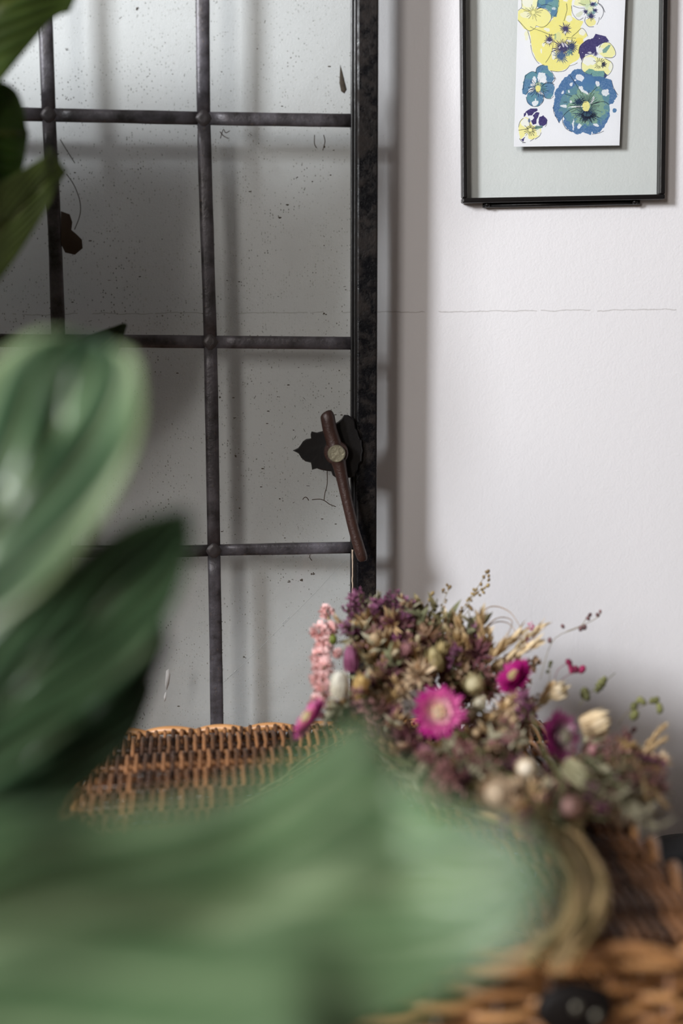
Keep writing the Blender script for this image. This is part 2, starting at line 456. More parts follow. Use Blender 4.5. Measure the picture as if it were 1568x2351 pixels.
# handle: cusped back plate, hub, brass bolt, rusty lever
hp = lambda a, c: (600 + a / 3.92, 880 + c / 3.92)
left_half = [(780, 283), (742, 284), (722, 318), (690, 345), (640, 372), (600, 405), (555, 428), (500, 442), (452, 432), (443, 460), (447, 494), (405, 500), (375, 520), (352, 556), (330, 582), (283, 603),
             (335, 630), (358, 668), (395, 700), (445, 712), (452, 740), (455, 776), (500, 764), (545, 778), (600, 787), (628, 790), (640, 825), (672, 848), (720, 862), (770, 850)]
right_half = [(x2, y2) for x2, y2 in ((850, 840), (870, 800), (905, 780), (920, 730), (955, 712), (985, 700), (990, 640), (1010, 603), (990, 560), (985, 510), (950, 497), (925, 470), (905, 430), (868, 405), (850, 350), (830, 320))]
poly = [P(*hp(*q), PY - .012) - O for q in left_half + [(x2 if x2 < 830 else 830 + (x2 - 830) * .45, y2) for x2, y2 in right_half]]
hd = empty('handle', (0, 0, 0), 0, cs_)
b = MB(); b.prism(poly, (0, -.004, 0), None, .0012)
o = b.build('handle_plate', M['black'], hd, False)
hc = P(771, 1037, PY - .016) - O
px = PXM(1.29)
b = MB(); b.tube([hc, hc + Vector((0, -.012, 0)), hc + Vector((0, -.0135, 0))], [28 * px, 27 * px, 24 * px], 24); b.build('hub', M['rust'], hd, False)
b = MB(); n = 20
b.tube([hc + Vector((0, -.012, 0)), hc + Vector((0, -.0165, 0)), hc + Vector((0, -.0178, 0))], [20.5 * px, 20 * px, 18 * px], n); b.build('bolt_head', M['bolt'], hd, False)['label'] = 'worn brass coloured bolt head'
lv = [(749, 951, .008, 15), (752, 958, .009, 16.5), (757, 985, .009, 16.5), (765, 1012, .009, 17), (772, 1040, .009, 20), (780, 1072, .010, 15.5), (787, 1105, .011, 13.5), (799, 1160, .013, 12.5), (812, 1215, .014, 12.5), (825, 1260, .015, 13), (832, 1281, .015, 12), (834, 1288, .015, 8)]
sp_ = spline([(a, b_, c * 5000, d) for a, b_, c, d in lv], 36)
b = MB(); b.tube([P(a, b_, PY - .016 - c / 5000) - O for a, b_, c, d in sp_], [d * px for *_, d in sp_], 14)
b.build('lever', M['rust'], hd)['label'] = 'rust brown curved lever of the black handle'

# grime on the panes: specks, cobweb, insect remains
b = MB()
for k in range(420):
    x, y = random.uniform(20, 798), random.uniform(5, 1640)
    if k % 3 == 0: y = random.uniform(820, 1240); x = random.uniform(520, 798)
    r = random.choice((.0002, .0003, .0003, .0005)) * random.uniform(.7, 1.3)
    c = pp(x, y, -.0011); a = random.uniform(0, 6.28); l = r * random.uniform(1, 3.2)
    b.ball(c, (l, .00015, r), 5, 3) if random.random() < .5 else b.tube([c, c + Vector((math.cos(a), 0, math.sin(a))) * l * 2], r * .55, 4)
for x, y, s in ((642, 500, .0013), (660, 470, .0008), (744, 720, .0012), (745, 338, .001), (682, 408, .0008), (692, 1332, .0018), (719, 1318, .0017), (664, 1335, .0013), (542, 1048, .001), (560, 1508, .0009), (505, 912, .001), (741, 1062, .0009), (315, 20, .0016)):
    for k in range(5): b.ball(pp(x, y, -.0013) + Vector((random.gauss(0, s * .5), 0, random.gauss(0, s * .4))), (s * random.uniform(.3, .8), .0004, s * random.uniform(.3, .6)), 6, 4)
o = b.build('dirt_specks', M['grime'], cs_); o['kind'] = 'stuff'
b = MB()
b.tube([pp(795, 1283, -.0015), pp(720, 1365, -.0015), pp(655, 1430, -.0015), pp(585, 1500, -.0015), pp(514, 1566, -.0015)], .00016, 5)
for x, y in ((655, 1425), (662, 1418), (650, 1430), (540, 1541), (530, 1550), (520, 1560)): b.ball(pp(x, y, -.0016), (.0012, .0004, .0015), 6, 4, axis=(.6, 0, .7))
b.build('cobweb_strand', M['cobweb'], cs_)['label'] = 'grey cobweb thread slanting across a pane'
for path in ([(751, 1080), (751, 1112), (746, 1132), (744, 1148)], [(716, 1147), (735, 1146), (746, 1150), (757, 1158), (771, 1163)], [(695, 1147), (699, 1142), (704, 1142), (709, 1149)], [(706, 1266), (703, 1262), (708, 1258)],
             [(712, 1273), (711, 1280), (716, 1287)], [(506, 318), (513, 297), (518, 305), (528, 300)], [(505, 302), (513, 312), (524, 318)], [(138, 320), (150, 340), (172, 375)], [(153, 400), (170, 425), (183, 460), (184, 492), (171, 527)],
             [(722, 310), (722, 330), (727, 340)], [(743, 310), (746, 325), (741, 345)]):
    b = MB(); s_ = spline([(x, y) for x, y in path], 12); b.tube([pp(x, y, -.0016) for x, y in s_], .0004, 5); b.build('dead_tendril', M['leaf_litter'], cs_)
for blob in ([(140, 485), (160, 492), (166, 510), (164, 528), (176, 538), (188, 550), (190, 570), (172, 585), (150, 580), (140, 560)], [(781, 148), (786, 165), (792, 190), (796, 206), (791, 215), (783, 210), (779, 190)]):
    b = MB(); b.prism([pp(x, y, -.0012) for x, y in blob][::-1], (0, -.0014, 0), None, .0006); b.build('dead_leaf_scrap', M['leaf_litter'] if blob[0][0] < 200 else M['grime'], cs_)
b = MB()
for bl in ([(381, 1540), (388, 1535), (391, 1550), (388, 1570), (383, 1585), (379, 1572)], [(379, 1590), (382, 1588), (381, 1605), (378, 1612), (376, 1600)]): b.prism([pp(x, y, -.0010) for x, y in bl][::-1], (0, -.0006, 0))
b.build('paint_smear', simple('white_paint_smear', (.62, .61, .60), .8), cs_)

# ------------------------------------------------------------------ picture: thin black frame, two sheets of glass, pansy card
FY = WALL_Y - .0085
bl = P(1060, 467, FY); br = P(1523, 458, FY)
fx = (br - bl).normalized(); fz = Vector((-fx.z, 0, fx.x)); FWd = (br - bl).length; FH = FWd * 1.30
pic = empty('picture_frame', bl); tag(pic, 'thin black metal picture frame of clear glass on the white wall right of the casement', 'picture frame')
pic.rotation_euler = (0, -math.atan2(fx.z, fx.x), 0)
inv = (Matrix.Translation(bl) @ pic.rotation_euler.to_matrix().to_4x4()).inverted()
bw = 11 * PXM(FY)
for nm, lo, hi in (('frame_bar', (0, -.006, 0), (FWd, .0065, bw)), ('frame_bar', (0, -.006, FH - bw), (FWd, .0065, FH)), ('frame_bar', (0, -.006, bw), (bw, .0065, FH - bw)), ('frame_bar', (FWd - bw * 1.15, -.006, bw), (FWd, .0065, FH - bw))):
    b = MB(); b.box(lo, hi); bevel(b.build(nm, M['black'], pic, False), .0012)
    b = MB(); 
b = MB(); b.tube([(.020, .003, -.0022), (.168, .003, -.0022)], .0021, 8); b.build('hinge_rod', M['black'], pic)
for x in (.024, .163):
    b = MB(); b.ball((x, .001, -.0015), (.003, .0028, .0028), 8, 6); b.build('hinge_knuckle', M['black'], pic)
for y in (-.003, .003):
    b = MB(); b.box((bw * .7, y - .0008, bw * .7), (FWd - bw * .7, y + .0008, FH - bw * .7)); b.build('glass_sheet', M['frame_glass'], pic, False)

# pansy card painted as a print: numpy colours on a fine grid, addressed in card space (zoom units of 5.227 per pixel)
Zs = 5.227
CY = FY - .0014
cbl, cbr, ctl = P(1180, 337, CY), P(1422, 334, CY), P(1190, 0, CY)
ex = (cbr - cbl); ez0 = (ctl - cbl); ez = ez0 * 1.13
nx, nz = 330, 520
U, V = np.meshgrid(np.linspace(0, 1, nx), np.linspace(0, 1, nz))
Pw = np.array(cbl)[None, None] + U[..., None] * np.array(ex) + V[..., None] * np.array(ez)
Rinv = np.array(RM.inverted()); q = (Pw - np.array(CAM)) @ Rinv.T
GX = ((q[..., 0] / -q[..., 2]) * F + 784 - 1160) * Zs
GY = (1175.5 - (q[..., 1] / -q[..., 2]) * F) * Zs              # both in zoom units from (1160, 0)
def vnoise(sc, seed, octs=3):
    out = np.zeros_like(GX); amp = 1; tot = 0
    for o_ in range(octs):
        r = np.random.default_rng(seed * 17 + o_).random((64, 64))
        x = GX / sc * 2 ** o_; y = GY / sc * 2 ** o_
        xi = np.floor(x).astype(int); yi = np.floor(y).astype(int); fx_ = x - xi; fy_ = y - yi
        fx_ = fx_ * fx_ * (3 - 2 * fx_); fy_ = fy_ * fy_ * (3 - 2 * fy_)
        g = lambda a, c: r[a % 64, c % 64]
        out += amp * ((g(xi, yi) * (1 - fx_) + g(xi + 1, yi) * fx_) * (1 - fy_) + (g(xi, yi + 1) * (1 - fx_) + g(xi + 1, yi + 1) * fx_) * fy_)
        tot += amp; amp *= .5
    return out / tot
NA, NB, NG = vnoise(34, 1), vnoise(34, 2), vnoise(9, 3, 2)
NC = vnoise(90, 4, 3)
IMG = np.empty(GX.shape + (3,)); IMG[:] = (236, 234, 240)
def inside(poly, jit=14):
    x = GX + (NA - .5) * jit * 2; y = GY + (NB - .5) * jit * 2
    m = np.zeros(GX.shape, bool); n = len(poly)
    for i in range(n):
        (x0, y0), (x1, y1) = poly[i], poly[(i + 1) % n]
        if y0 == y1: continue
        c = ((y0 > y) != (y1 > y)) & (x < (x1 - x0) * (y - y0) / (y1 - y0) + x0); m ^= c
    return m
def paint(mask, col, a=.92, gran=.12):
    al = np.clip(mask * (a + (NG - .5) * gran * 2), 0, 1)[..., None]
    IMG[:] = IMG * (1 - al) + np.array(col) * al
def ell(cx, cy, rx, ry, jit=14, ang=0):
    x = GX - cx + (NA - .5) * jit * 2; y = GY - cy + (NB - .5) * jit * 2
    ca, sa = math.cos(ang), math.sin(ang); return ((x * ca + y * sa) / rx) ** 2 + ((y * ca - x * sa) / ry) ** 2
def spiky(cx, cy, rx, ry, seed, spikes=18):
    a = np.arctan2(GY - cy, GX - cx); r = np.random.default_rng(seed).random(spikes)
    k = (a / (2 * math.pi) + .5) * spikes; ki = np.floor(k).astype(int) % spikes; tri = 1 - np.abs((k % 1) - .5) * 2
    return ((GX - cx) / rx) ** 2 + ((GY - cy) / ry) ** 2 < (.45 + .75 * tri * (.5 + r[ki])) ** 2
def ink(pts, wd=3.2, col=(28, 28, 40), a=.88):
    p = spline(pts, max(6, len(pts) * 6)) if len(pts) > 2 else np.array(pts, float)
    d = np.full(GX.shape, 1e9)
    for (x0, y0), (x1, y1) in zip(p[:-1], p[1:]):
        dx, dy = x1 - x0, y1 - y0; L = dx * dx + dy * dy + 1e-9
        t = np.clip(((GX - x0) * dx + (GY - y0) * dy) / L, 0, 1)
        d = np.minimum(d, np.hypot(GX - x0 - t * dx, GY - y0 - t * dy))
    paint(np.clip(1.3 - d / (wd * (.55 + .8 * NC)), 0, 1), col, a, 0)
def rays(cx, cy, r0, r1, n, a0=0, a1=6.28, wd=2.8, seed=0, col=(24, 26, 42), sq=1.0):
    rr = random.Random(seed)
    for k in range(n):
        a = a0 + (a1 - a0) * (k + rr.random() * .6) / n; R = r1 * rr.uniform(.6, 1.1)
        ink([(cx + r0 * math.cos(a), cy + r0 * sq * math.sin(a)), (cx + R * math.cos(a), cy + R * sq * math.sin(a))], wd, col)
YEL, PALE, NAVY, BLUE, TEAL, GRN, WHT = (238, 227, 138), (240, 235, 175), (58, 52, 104), (84, 122, 166), (106, 150, 156), (150, 178, 138), (238, 236, 241)
D = lambda pts: [(x, y + 150 * Zs) for x, y in pts]           # second zoom block starts 150 px lower
# big yellow pansy
paint(inside([(225, 330), (290, 360), (310, 480), (322, 600), (372, 720), (470, 790), (540, 850), (640, 860), (730, 830), (790, 765), (870, 720), (905, 650), (890, 560), (930, 480), (990, 430), (960, 370), (900, 330), (940, 260), (860, 240), (800, 200), (790, 100), (800, 0), (790, -120), (620, -120), (600, 0), (630, 80), (600, 190), (540, 260), (440, 320), (360, 330)], 8), YEL, .95)
paint(ell(255, 420, 25, 60) < 1, PALE, .5); paint(ell(890, 490, 50, 40) < 1, (240, 217, 100), .7)
for e in ((500, 358, 36, 22), (765, 225, 38, 42), (925, 385, 42, 42), (720, 0, 30, 22), (430, 610, 12, 30), (455, 540, 18, 20), (580, 650, 22, 60), (700, 540, 20, 25)): paint(ell(*e) < 1, WHT, .8)
paint(spiky(722, 350, 62, 62, 1), NAVY); paint(spiky(530, 480, 55, 62, 2), NAVY); paint(spiky(690, 570, 110, 95, 3, 26), NAVY); paint(spiky(800, 560, 55, 80, 4), (52, 62, 104)); paint(spiky(668, 672, 78, 72, 5, 22), (66, 92, 142))
paint(spiky(770, 630, 45, 40, 6), TEAL, .7)
for e in ((715, 390, 14, 22, .5), (515, 510, 22, 14, .4), (545, 505, 20, 10, -.5), (690, 540, 12, 30, -.4), (730, 545, 10, 32, -.7), (760, 490, 30, 12, .3), (650, 570, 8, 20, .4)): paint(ell(e[0], e[1], e[2], e[3], 6, e[4]) < 1, (225, 220, 230), .85)
paint(ell(635, 440, 34, 55, 8) < 1, (222, 220, 160), .95); paint(ell(600, 440, 14, 40) < 1, TEAL, .5)
for p in ([(340, 345), (430, 375), (545, 420), (600, 418)], [(270, 375), (300, 480), (305, 520)], [(305, 540), (325, 640), (370, 725), (405, 765)], [(575, 520), (560, 620), (520, 700), (485, 750)], [(540, 850), (640, 862), (720, 845), (775, 785)], [(780, 790), (830, 775), (865, 755)], [(735, 45), (740, 120), (720, 200), (705, 250)], [(800, 440), (860, 390), (915, 340), (960, 370), (990, 435)], [(735, 450), (790, 455), (845, 458)], [(550, 850), (580, 900), (607, 950)]): ink(p)
# top left pansy
paint(inside([(190, -60), (400, -60), (400, 60), (370, 100), (310, 130), (240, 120), (200, 90)], 8), PALE, .8)
paint(ell(270, 20, 60, 70) < 1, WHT, .6)
bl_ = inside([(400, -80), (640, -80), (635, 80), (610, 190), (550, 215), (540, 150), (480, 100), (400, 92), (375, 70)], 9)
paint(bl_, TEAL); paint(bl_ & (NC > .52), BLUE, .75); paint(ell(590, 150, 40, 50) < 1, BLUE, .7); paint(ell(585, 105, 22, 18) < 1, WHT, .7)
paint(inside([(150, 135), (200, 100), (300, 130), (330, 110), (420, 95), (500, 120), (550, 190), (540, 240), (490, 310), (430, 325), (370, 310), (340, 350), (290, 370), (220, 340), (150, 240)], 5), (240, 231, 150), .9)
paint(ell(245, 180, 60, 40) < 1, WHT, .5)
for p in ([(195, -20), (200, 60), (190, 95), (150, 130)], [(190, 95), (240, 120), (300, 130)], [(150, 240), (215, 310), (280, 370), (350, 345), (370, 310)], [(370, 308), (440, 328), (500, 300), (550, 230), (545, 170), (490, 115), (430, 95), (375, 108)], [(550, 225), (605, 180), (630, 120), (610, 80)], [(430, 65), (500, 55), (560, 75)], [(395, -20), (390, 50), (375, 90)], [(640, -20), (645, 40), (640, 80)], [(300, 320), (340, 345)]): ink(p)
rays(335, 150, 25, 110, 16, .0, 6.28, 2.6, 3)
# top right pansy
paint(inside([(830, 60), (830, -80), (1100, -80), (1110, 40), (1050, 20), (960, 60), (900, 90)], 8), PALE, .7); paint(ell(960, 30, 60, 50) < 1, (190, 205, 150), .6)
paint(ell(900, 130, 90, 60) < 1, WHT, .85); paint(ell(1110, 120, 60, 80) < 1, WHT, .7); paint(ell(890, 170, 50, 25, 14, -.6) < 1, (200, 205, 170), .55); paint(ell(1030, 265, 62, 50) < 1, YEL, .8)
paint(ell(1015, 115, 60, 70) < 1, (196, 212, 170), .6)
for a_ in ((1052, 52, 46, 30, 11), (1078, 125, 34, 28, 12), (965, 140, 30, 32, 13), (1030, 195, 42, 46, 14)): paint(spiky(*a_, 14), (48, 48, 92))
for a_ in ((1085, 60, 22, 14), (1060, 150, 20, 16), (1000, 180, 16, 16)): paint(ell(*a_) < 1, (90, 140, 150), .6)
paint(ell(1015, 105, 26, 28) < 1, (226, 230, 190), .9)
for p in ([(795, 70), (805, 150), (850, 220), (890, 240), (935, 215)], [(965, 200), (955, 260), (1000, 318), (1060, 322)], [(1100, 295), (1122, 250), (1128, 210)], [(1140, 235), (1175, 170), (1170, 100), (1110, 35)], [(1110, 35), (1160, 70), (1195, 145)], [(815, 70), (880, 95), (955, 97)], [(880, 35), (920, 50), (965, 60)], [(1010, -20), (1020, 30), (1020, 60)], [(1120, -20), (1118, 20), (1105, 45)]): ink(p)
# purple and yellow pansy
paint(inside([(880, 640), (890, 560), (960, 490), (1050, 460), (1080, 410), (1150, 420), (1210, 440), (1245, 500), (1150, 520), (1110, 560), (1085, 560), (1090, 610), (1060, 640), (960, 655), (915, 730)], 7), (66, 58, 108), .96)
for e in ((1128, 465, 6, 9), (1015, 628, 26, 10), (920, 630, 5, 5)): paint(ell(*e) < 1, WHT, .8)
paint(inside([(1120, 570), (1190, 510), (1260, 520), (1310, 580), (1320, 650), (1280, 690), (1180, 685), (1120, 640)], 6), (240, 234, 160), .85); paint(ell(1140, 600, 40, 40) < 1, WHT, .7)
paint(inside([(1160, 600), (1200, 570), (1240, 540), (1265, 545), (1240, 590), (1210, 630), (1170, 640)], 10), (112, 150, 150), .85)
paint(inside([(918, 760), (950, 690), (1030, 655), (1100, 695), (1200, 700), (1270, 745), (1292, 800), (1270, 860), (1215, 910), (1170, 850), (1050, 850), (1000, 890), (940, 870), (915, 800)], 6), (240, 234, 160), .85)
paint(ell(1010, 735, 75, 50) < 1, WHT, .85); paint(ell(1265, 800, 25, 50) < 1, WHT, .7)
paint(spiky(1085, 640, 22, 45, 21, 10), (60, 54, 104))
paint(inside([(950, 860), (1000, 822), (1080, 850), (1180, 845), (1215, 905), (1195, 960), (1120, 980), (1045, 960), (1020, 905), (975, 900)], 10), (106, 152, 148), .9); paint(inside([(1190, 870), (1230, 900), (1210, 930), (1180, 940)], 6), (62, 70, 120), .8)
paint(spiky(1180, 775, 30, 40, 22, 12), (42, 46, 80), .9)
for p in ([(880, 640), (895, 560), (960, 495), (1010, 470)], [(915, 760), (950, 680), (1020, 652), (1060, 655)], [(915, 760), (920, 840), (990, 890), (1030, 895)], [(1130, 570), (1160, 520), (1240, 512), (1300, 570), (1325, 650), (1285, 692), (1190, 690)], [(1200, 705), (1270, 745), (1292, 800), (1265, 870), (1230, 905)], [(1035, 880), (1030, 930), (1060, 970), (1110, 982)], [(1185, 860), (1200, 920), (1180, 950)]): ink(p, 3.6)
rays(1130, 765, 30, 75, 16, 0, 6.28, 3.2, 8)
# blue pansy, left
m1 = inside(D([(215, 200), (240, 120), (310, 75), (362, 82), (385, 20), (450, -5), (510, 10), (520, 60), (572, 100), (585, 160), (560, 215), (592, 260), (582, 345), (540, 402), (480, 395), (455, 330), (455, 420), (400, 490), (330, 495), (265, 460), (250, 390), (275, 330), (250, 355), (210, 345), (203, 290)]), 9)
paint(m1, (82, 122, 158), .92, .16); paint(m1 & (NC < .47), (104, 150, 160), .7); 
for e in ((440, 150, 55, 62, .2), (345, 180, 24, 42, .3), (470, 185, 38, 30, 0), (318, 300, 52, 20, -.7), (355, 455, 36, 26, -.5), (365, 415, 12, 26, 0), (430, 330, 22, 20, 0), (335, 230, 30, 14, -.4)): paint(ell(e[0], e[1] + 784, e[2], e[3], 20, e[4]) < 1, WHT, .94)
paint(ell(398, 1040, 38, 55) < 1, (210, 218, 170), .8); paint(ell(395, 1068, 30, 42, 6) < 1, (240, 228, 140), .95); rays(395, 1060, 40, 125, 26, 0, 6.28, 3.2, 9)
for p in ([(215, 290), (225, 200), (250, 120), (320, 75), (370, 90)], [(372, 100), (375, 40), (420, 5), (465, -5)], [(450, 240), (500, 212), (560, 215), (585, 235)], [(455, 310), (475, 385), (540, 402), (580, 370)], [(250, 380), (270, 450), (330, 492), (400, 488), (455, 430), (462, 350)], [(560, 215), (592, 180), (590, 150)], [(345, 280), (290, 300), (250, 350)]): ink(D(p), 3.6)
# large blue pansy
big = inside(D([(578, 480), (598, 330), (650, 240), (700, 150), (790, 90), (830, 50), (900, 40), (960, 90), (1040, 120), (1200, 150), (1272, 180), (1300, 280), (1345, 370), (1300, 440), (1250, 490), (1252, 620), (1200, 720), (1130, 810), (1010, 832), (940, 800), (870, 838), (800, 800), (740, 760), (690, 690), (700, 600), (680, 640), (650, 690), (600, 600), (580, 540)]), 16)
paint(big, (76, 112, 158), .94, .22)
paint(big & (ell(960, 1180 + 80, 300, 260, 50) < 1), (110, 152, 150), .62); paint(big & (ell(980, 1270, 215, 215, 60) < 1), (150, 178, 140), .6, .3); paint(big & (ell(990, 1010, 90, 100, 30) < 1), (84, 124, 168), .85)
paint(spiky(985, 784 + 592, 130, 82, 31, 36), (44, 66, 104), .9); paint(spiky(880, 784 + 440, 60, 50, 32, 14), (40, 60, 96), .9); paint(ell(980, 1385, 60, 30, 30) < 1, (90, 126, 130), .5)
for e in ((790, 225, 15, 22, 0), (895, 145, 50, 38, .5), (950, 312, 62, 20, .6), (910, 270, 18, 28, 0), (1105, 225, 22, 32, 0), (1200, 330, 42, 36, .5), (685, 325, 14, 26, .4), (768, 320, 12, 14, 0), (705, 490, 42, 18, .1), (785, 440, 18, 16, 0), (890, 732, 24, 32, .2), (1092, 716, 36, 18, .4), (812, 690, 10, 48, .1), (812, 750, 10, 36, -.1), (1045, 425, 14, 50, .6), (690, 650, 14, 20, 0), (840, 180, 14, 14, 0), (930, 820, 16, 18, 0), (1040, 815, 12, 16, 0), (850, 500, 90, 10, -.1)): paint(ell(e[0], e[1] + 784, e[2], e[3], 18, e[4]) < 1, WHT, .92)
paint(ell(1310, 545 + 784, 30, 26) < 1, (84, 122, 166), .95)
paint(ell(968, 784 + 492, 46, 60, 8) < 1, (242, 230, 150), .96); rays(968, 784 + 490, 62, 190, 44, 0, 6.28, 3.2, 10); rays(985, 784 + 560, 60, 130, 24, .2, 2.9, 4.5, 11)
for p in ([(775, 120), (830, 200), (880, 280), (912, 340)], [(690, 690), (690, 620), (760, 545), (850, 510), (935, 505)], [(690, 690), (730, 760), (800, 800)], [(1030, 480), (1110, 445), (1190, 438), (1240, 470)], [(580, 480), (582, 560), (620, 640), (650, 690)], [(1275, 180), (1300, 270), (1350, 355)], [(1030, 340), (1060, 300), (1100, 260)], [(920, 470), (940, 445), (975, 440)], [(700, 440), (740, 442)], [(720, 345), (800, 370)], [(1180, 790), (1120, 815), (1040, 830)]): ink(D(p), 3.6)
# small purple pansy, bottom
paint(inside(D([(160, 740), (190, 650), (250, 622), (300, 650), (322, 720), (425, 735), (432, 800), (400, 850), (330, 892), (270, 880), (230, 850), (180, 890), (162, 820)]), 7), (240, 230, 150), .88)
paint(ell(240, 690 + 784, 52, 48) < 1, WHT, .85); paint(ell(395, 800 + 784, 30, 40) < 1, WHT, .7); paint(ell(255, 850 + 784, 26, 40) < 1, WHT, .8)
for p in ([(222, 615), (240, 560), (300, 520), (380, 518), (390, 540), (345, 565), (320, 602), (280, 605), (255, 570)], [(225, 570), (250, 580), (245, 612), (222, 620)], [(330, 600), (372, 560), (408, 572), (395, 620), (372, 660), (375, 700), (330, 712), (312, 665), (345, 635)], [(400, 690), (405, 625), (455, 600), (508, 660), (492, 705), (440, 745), (408, 715)], [(185, 890), (240, 862), (212, 918)]): paint(inside(D(p), 7), (62, 52, 104), .96)
paint(ell(288, 665 + 784, 20, 26) < 1, (84, 100, 140), .85); paint(ell(395, 745 + 784, 50, 22, 14, -.1) < 1, (112, 150, 150), .85); paint(ell(305, 772 + 784, 22, 22) < 1, (244, 234, 160), .95)
rays(300, 775 + 784, 25, 80, 20, 0, 6.28, 3.4, 12)
for p in ([(160, 740), (175, 680), (215, 635)], [(170, 880), (200, 915), (245, 928)], [(205, 930), (225, 930), (245, 927)], [(360, 885), (410, 850), (430, 810)], [(300, 910), (330, 890), (345, 880)], [(500, 665), (495, 710), (480, 735)], [(160, 780), (220, 770), (270, 760)], [(440, 745), (420, 740), (340, 745)]): ink(D(p), 3.4)
IMG = np.clip(IMG, 0, 255) / 255
LINI = np.where(IMG > .04045, ((IMG + .055) / 1.055) ** 2.4, IMG / 12.92)
verts = (np.concatenate([Pw.reshape(-1, 3), np.ones((nx * nz, 1))], 1) @ np.array(inv).T)[:, :3]
idx = np.arange(nx * nz).reshape(nz, nx)
faces = np.stack([idx[:-1, :-1], idx[:-1, 1:], idx[1:, 1:], idx[1:, :-1]], -1).reshape(-1, 4)
me = bpy.data.meshes.new('pansy_print'); me.from_pydata(verts.tolist(), [], faces.tolist())
at = me.color_attributes.new('Col', 'FLOAT_COLOR', 'POINT'); a4 = np.ones((nx * nz, 4), np.float32); a4[:, :3] = LINI.reshape(-1, 3); at.data.foreach_set('color', a4.ravel())
me.materials.append(M['card'])
b = MB(); cc = [verts[idx[0, 0]], verts[idx[0, -1]], verts[idx[-1, -1]], verts[idx[-1, 0]]]
b.prism([Vector(c) + Vector((0, .0001, 0)) for c in cc][::-1], (0, .0009, 0), (.80, .79, .83)); card = b.build('card', M['card'], pic, False)
card['label'] = 'white card with blue, yellow and purple watercolour pansies'
pr = link('pansy_print', me, card)

# ------------------------------------------------------------------ wicker hamper
LZ = .919                                            # top of the lid
HW, HD = .398, .438
hc_ = Vector((.054, .985, TZ)); HR = math.radians(3.5)
ham = empty('wicker_hamper', hc_, HR); tag(ham, 'brown woven wicker picnic hamper standing on the side table below the leaded casement', 'hamper')
lid = empty('lid', (0, 0, LZ - TZ - .006), 0, ham)
hw, hd_ = HW / 2, HD / 2
SP = .043; RS, RW = .0030, .0019
stakes_y = [-hd_ + .018 + k * SP for k in range(int((HD - .03) / SP) + 1)]
for y in stakes_y:
    b = MB(); b.tube([(x, y + .0008 * math.sin(x * 40), -.001 + .004 * (1 - (x / hw) ** 2)) for x in np.linspace(-hw, hw, 12)], RS, 7); b.build('stake', M['willow'], lid)
NWV = int(HW / .0037)
wv_mesh = []
for ph in range(2):
    for var in range(5):
        b = MB(); rr = random.Random(ph * 9 + var); path = []
        for y in np.arange(-hd_ + .004, hd_ - .002, .0044):
            k = (y - stakes_y[0]) / SP
            sgn = math.cos(math.pi * (k + ph)); s = math.copysign(abs(sgn) ** .45, sgn)
            path.append((rr.gauss(0, .00022) + .0006 * s, y, (RS + RW * 1.5) * s))
        r = [RW * rr.uniform(.88, 1.12)] * len(path)
        b.tube(path, r, 6); wv_mesh.append(b.mesh('weaver', M['willow']))
for k in range(NWV):
    x = -hw + .004 + k * (HW - .008) / (NWV - 1)
    o = link('weaver', wv_mesh[(k % 2) * 5 + random.randrange(5)], lid, (x, random.uniform(-.002, .002), .004 * (1 - (x / hw) ** 2)))
def rrect(hx, hy, r, step):
    pts = []
    for cx, cy, a0 in ((hx - r, -hy + r, -90), (hx - r, hy - r, 0), (-hx + r, hy - r, 90), (-hx + r, -hy + r, 180)):
        for a in np.linspace(a0, a0 + 90, 8): pts.append((cx + r * math.cos(math.radians(a)), cy + r * math.sin(math.radians(a))))
    pts.append(pts[0]); p = np.array(pts); L = np.r_[0, np.cumsum(np.linalg.norm(np.diff(p, axis=0), axis=1))]
    n = int(L[-1] / step); t = np.linspace(0, L[-1], n, endpoint=False)
    return np.stack([np.interp(t, L, p[:, 0]), np.interp(t, L, p[:, 1])], 1)
rim = rrect(hw + .004, hd_ + .004, .03, .004); nr = len(rim); seg = 11
for k in range(nr // seg):                           # plaited border: each rod rises from under the last and dives under the next
    b = MB(); path = []; rad = []; ln = seg + 6; wob_ = random.uniform(-.0008, .0008)
    for j in range(ln):
        i = (k * seg + j) % nr; u = j / (ln - 1)
        p = rim[i]; c = -p / np.linalg.norm(p)
        inn = .006 * math.cos(u * math.pi) + wob_
        z = -.006 + .0115 * math.sin(math.pi * u) ** .55
        path.append((p[0] + c[0] * inn, p[1] + c[1] * inn, z)); rad.append(.0038 * (.78 + .25 * math.sin(math.pi * u)))
    b.tube(path, rad, 8); b.build('border_rod', M['willow_rim'], lid)
rim2 = rrect(hw + .003, hd_ + .003, .03, .006)
b = MB(); b.tube([(x, y, -.006) for x, y in np.vstack([rim2, rim2[:1]])], .0032, 7, cap=False); b.build('edge_rod', M['willow_rim'], lid)
body = empty('basket', (0, 0, 0), 0, ham)
BH = LZ - TZ - .018
perim = rrect(hw - .004, hd_ - .004, .028, .0045); npm = len(perim); nst = int(npm * .0045 / .034) // 2 * 2 + 1
ms = []
for ph in range(2):
    b = MB(); path = []
    for i in range(npm + 1):
        p = perim[i % npm]; k = i / npm * nst; s = math.cos(math.pi * (k + ph)); s = math.copysign(abs(s) ** .6, s)
        nrm = perim[(i + 1) % npm] - perim[(i - 1) % npm]; nrm = np.array([nrm[1], -nrm[0]]); nrm /= np.linalg.norm(nrm)
        path.append((p[0] + nrm[0] * .0055 * s, p[1] + nrm[1] * .0055 * s, 0))
    b.tube(path, .0033, 6, cap=False); ms.append(b.mesh('side_weaver', M['willow_rim']))
nrow = int(BH / .0072)
for k in range(nrow): link('side_weaver', ms[k % 2], body, (0, 0, .005 + k * .0072))
b = MB(); b.tube([(0, 0, 0), (0, 0, BH)], .003, 6); um = b.mesh('upright', M['willow'])
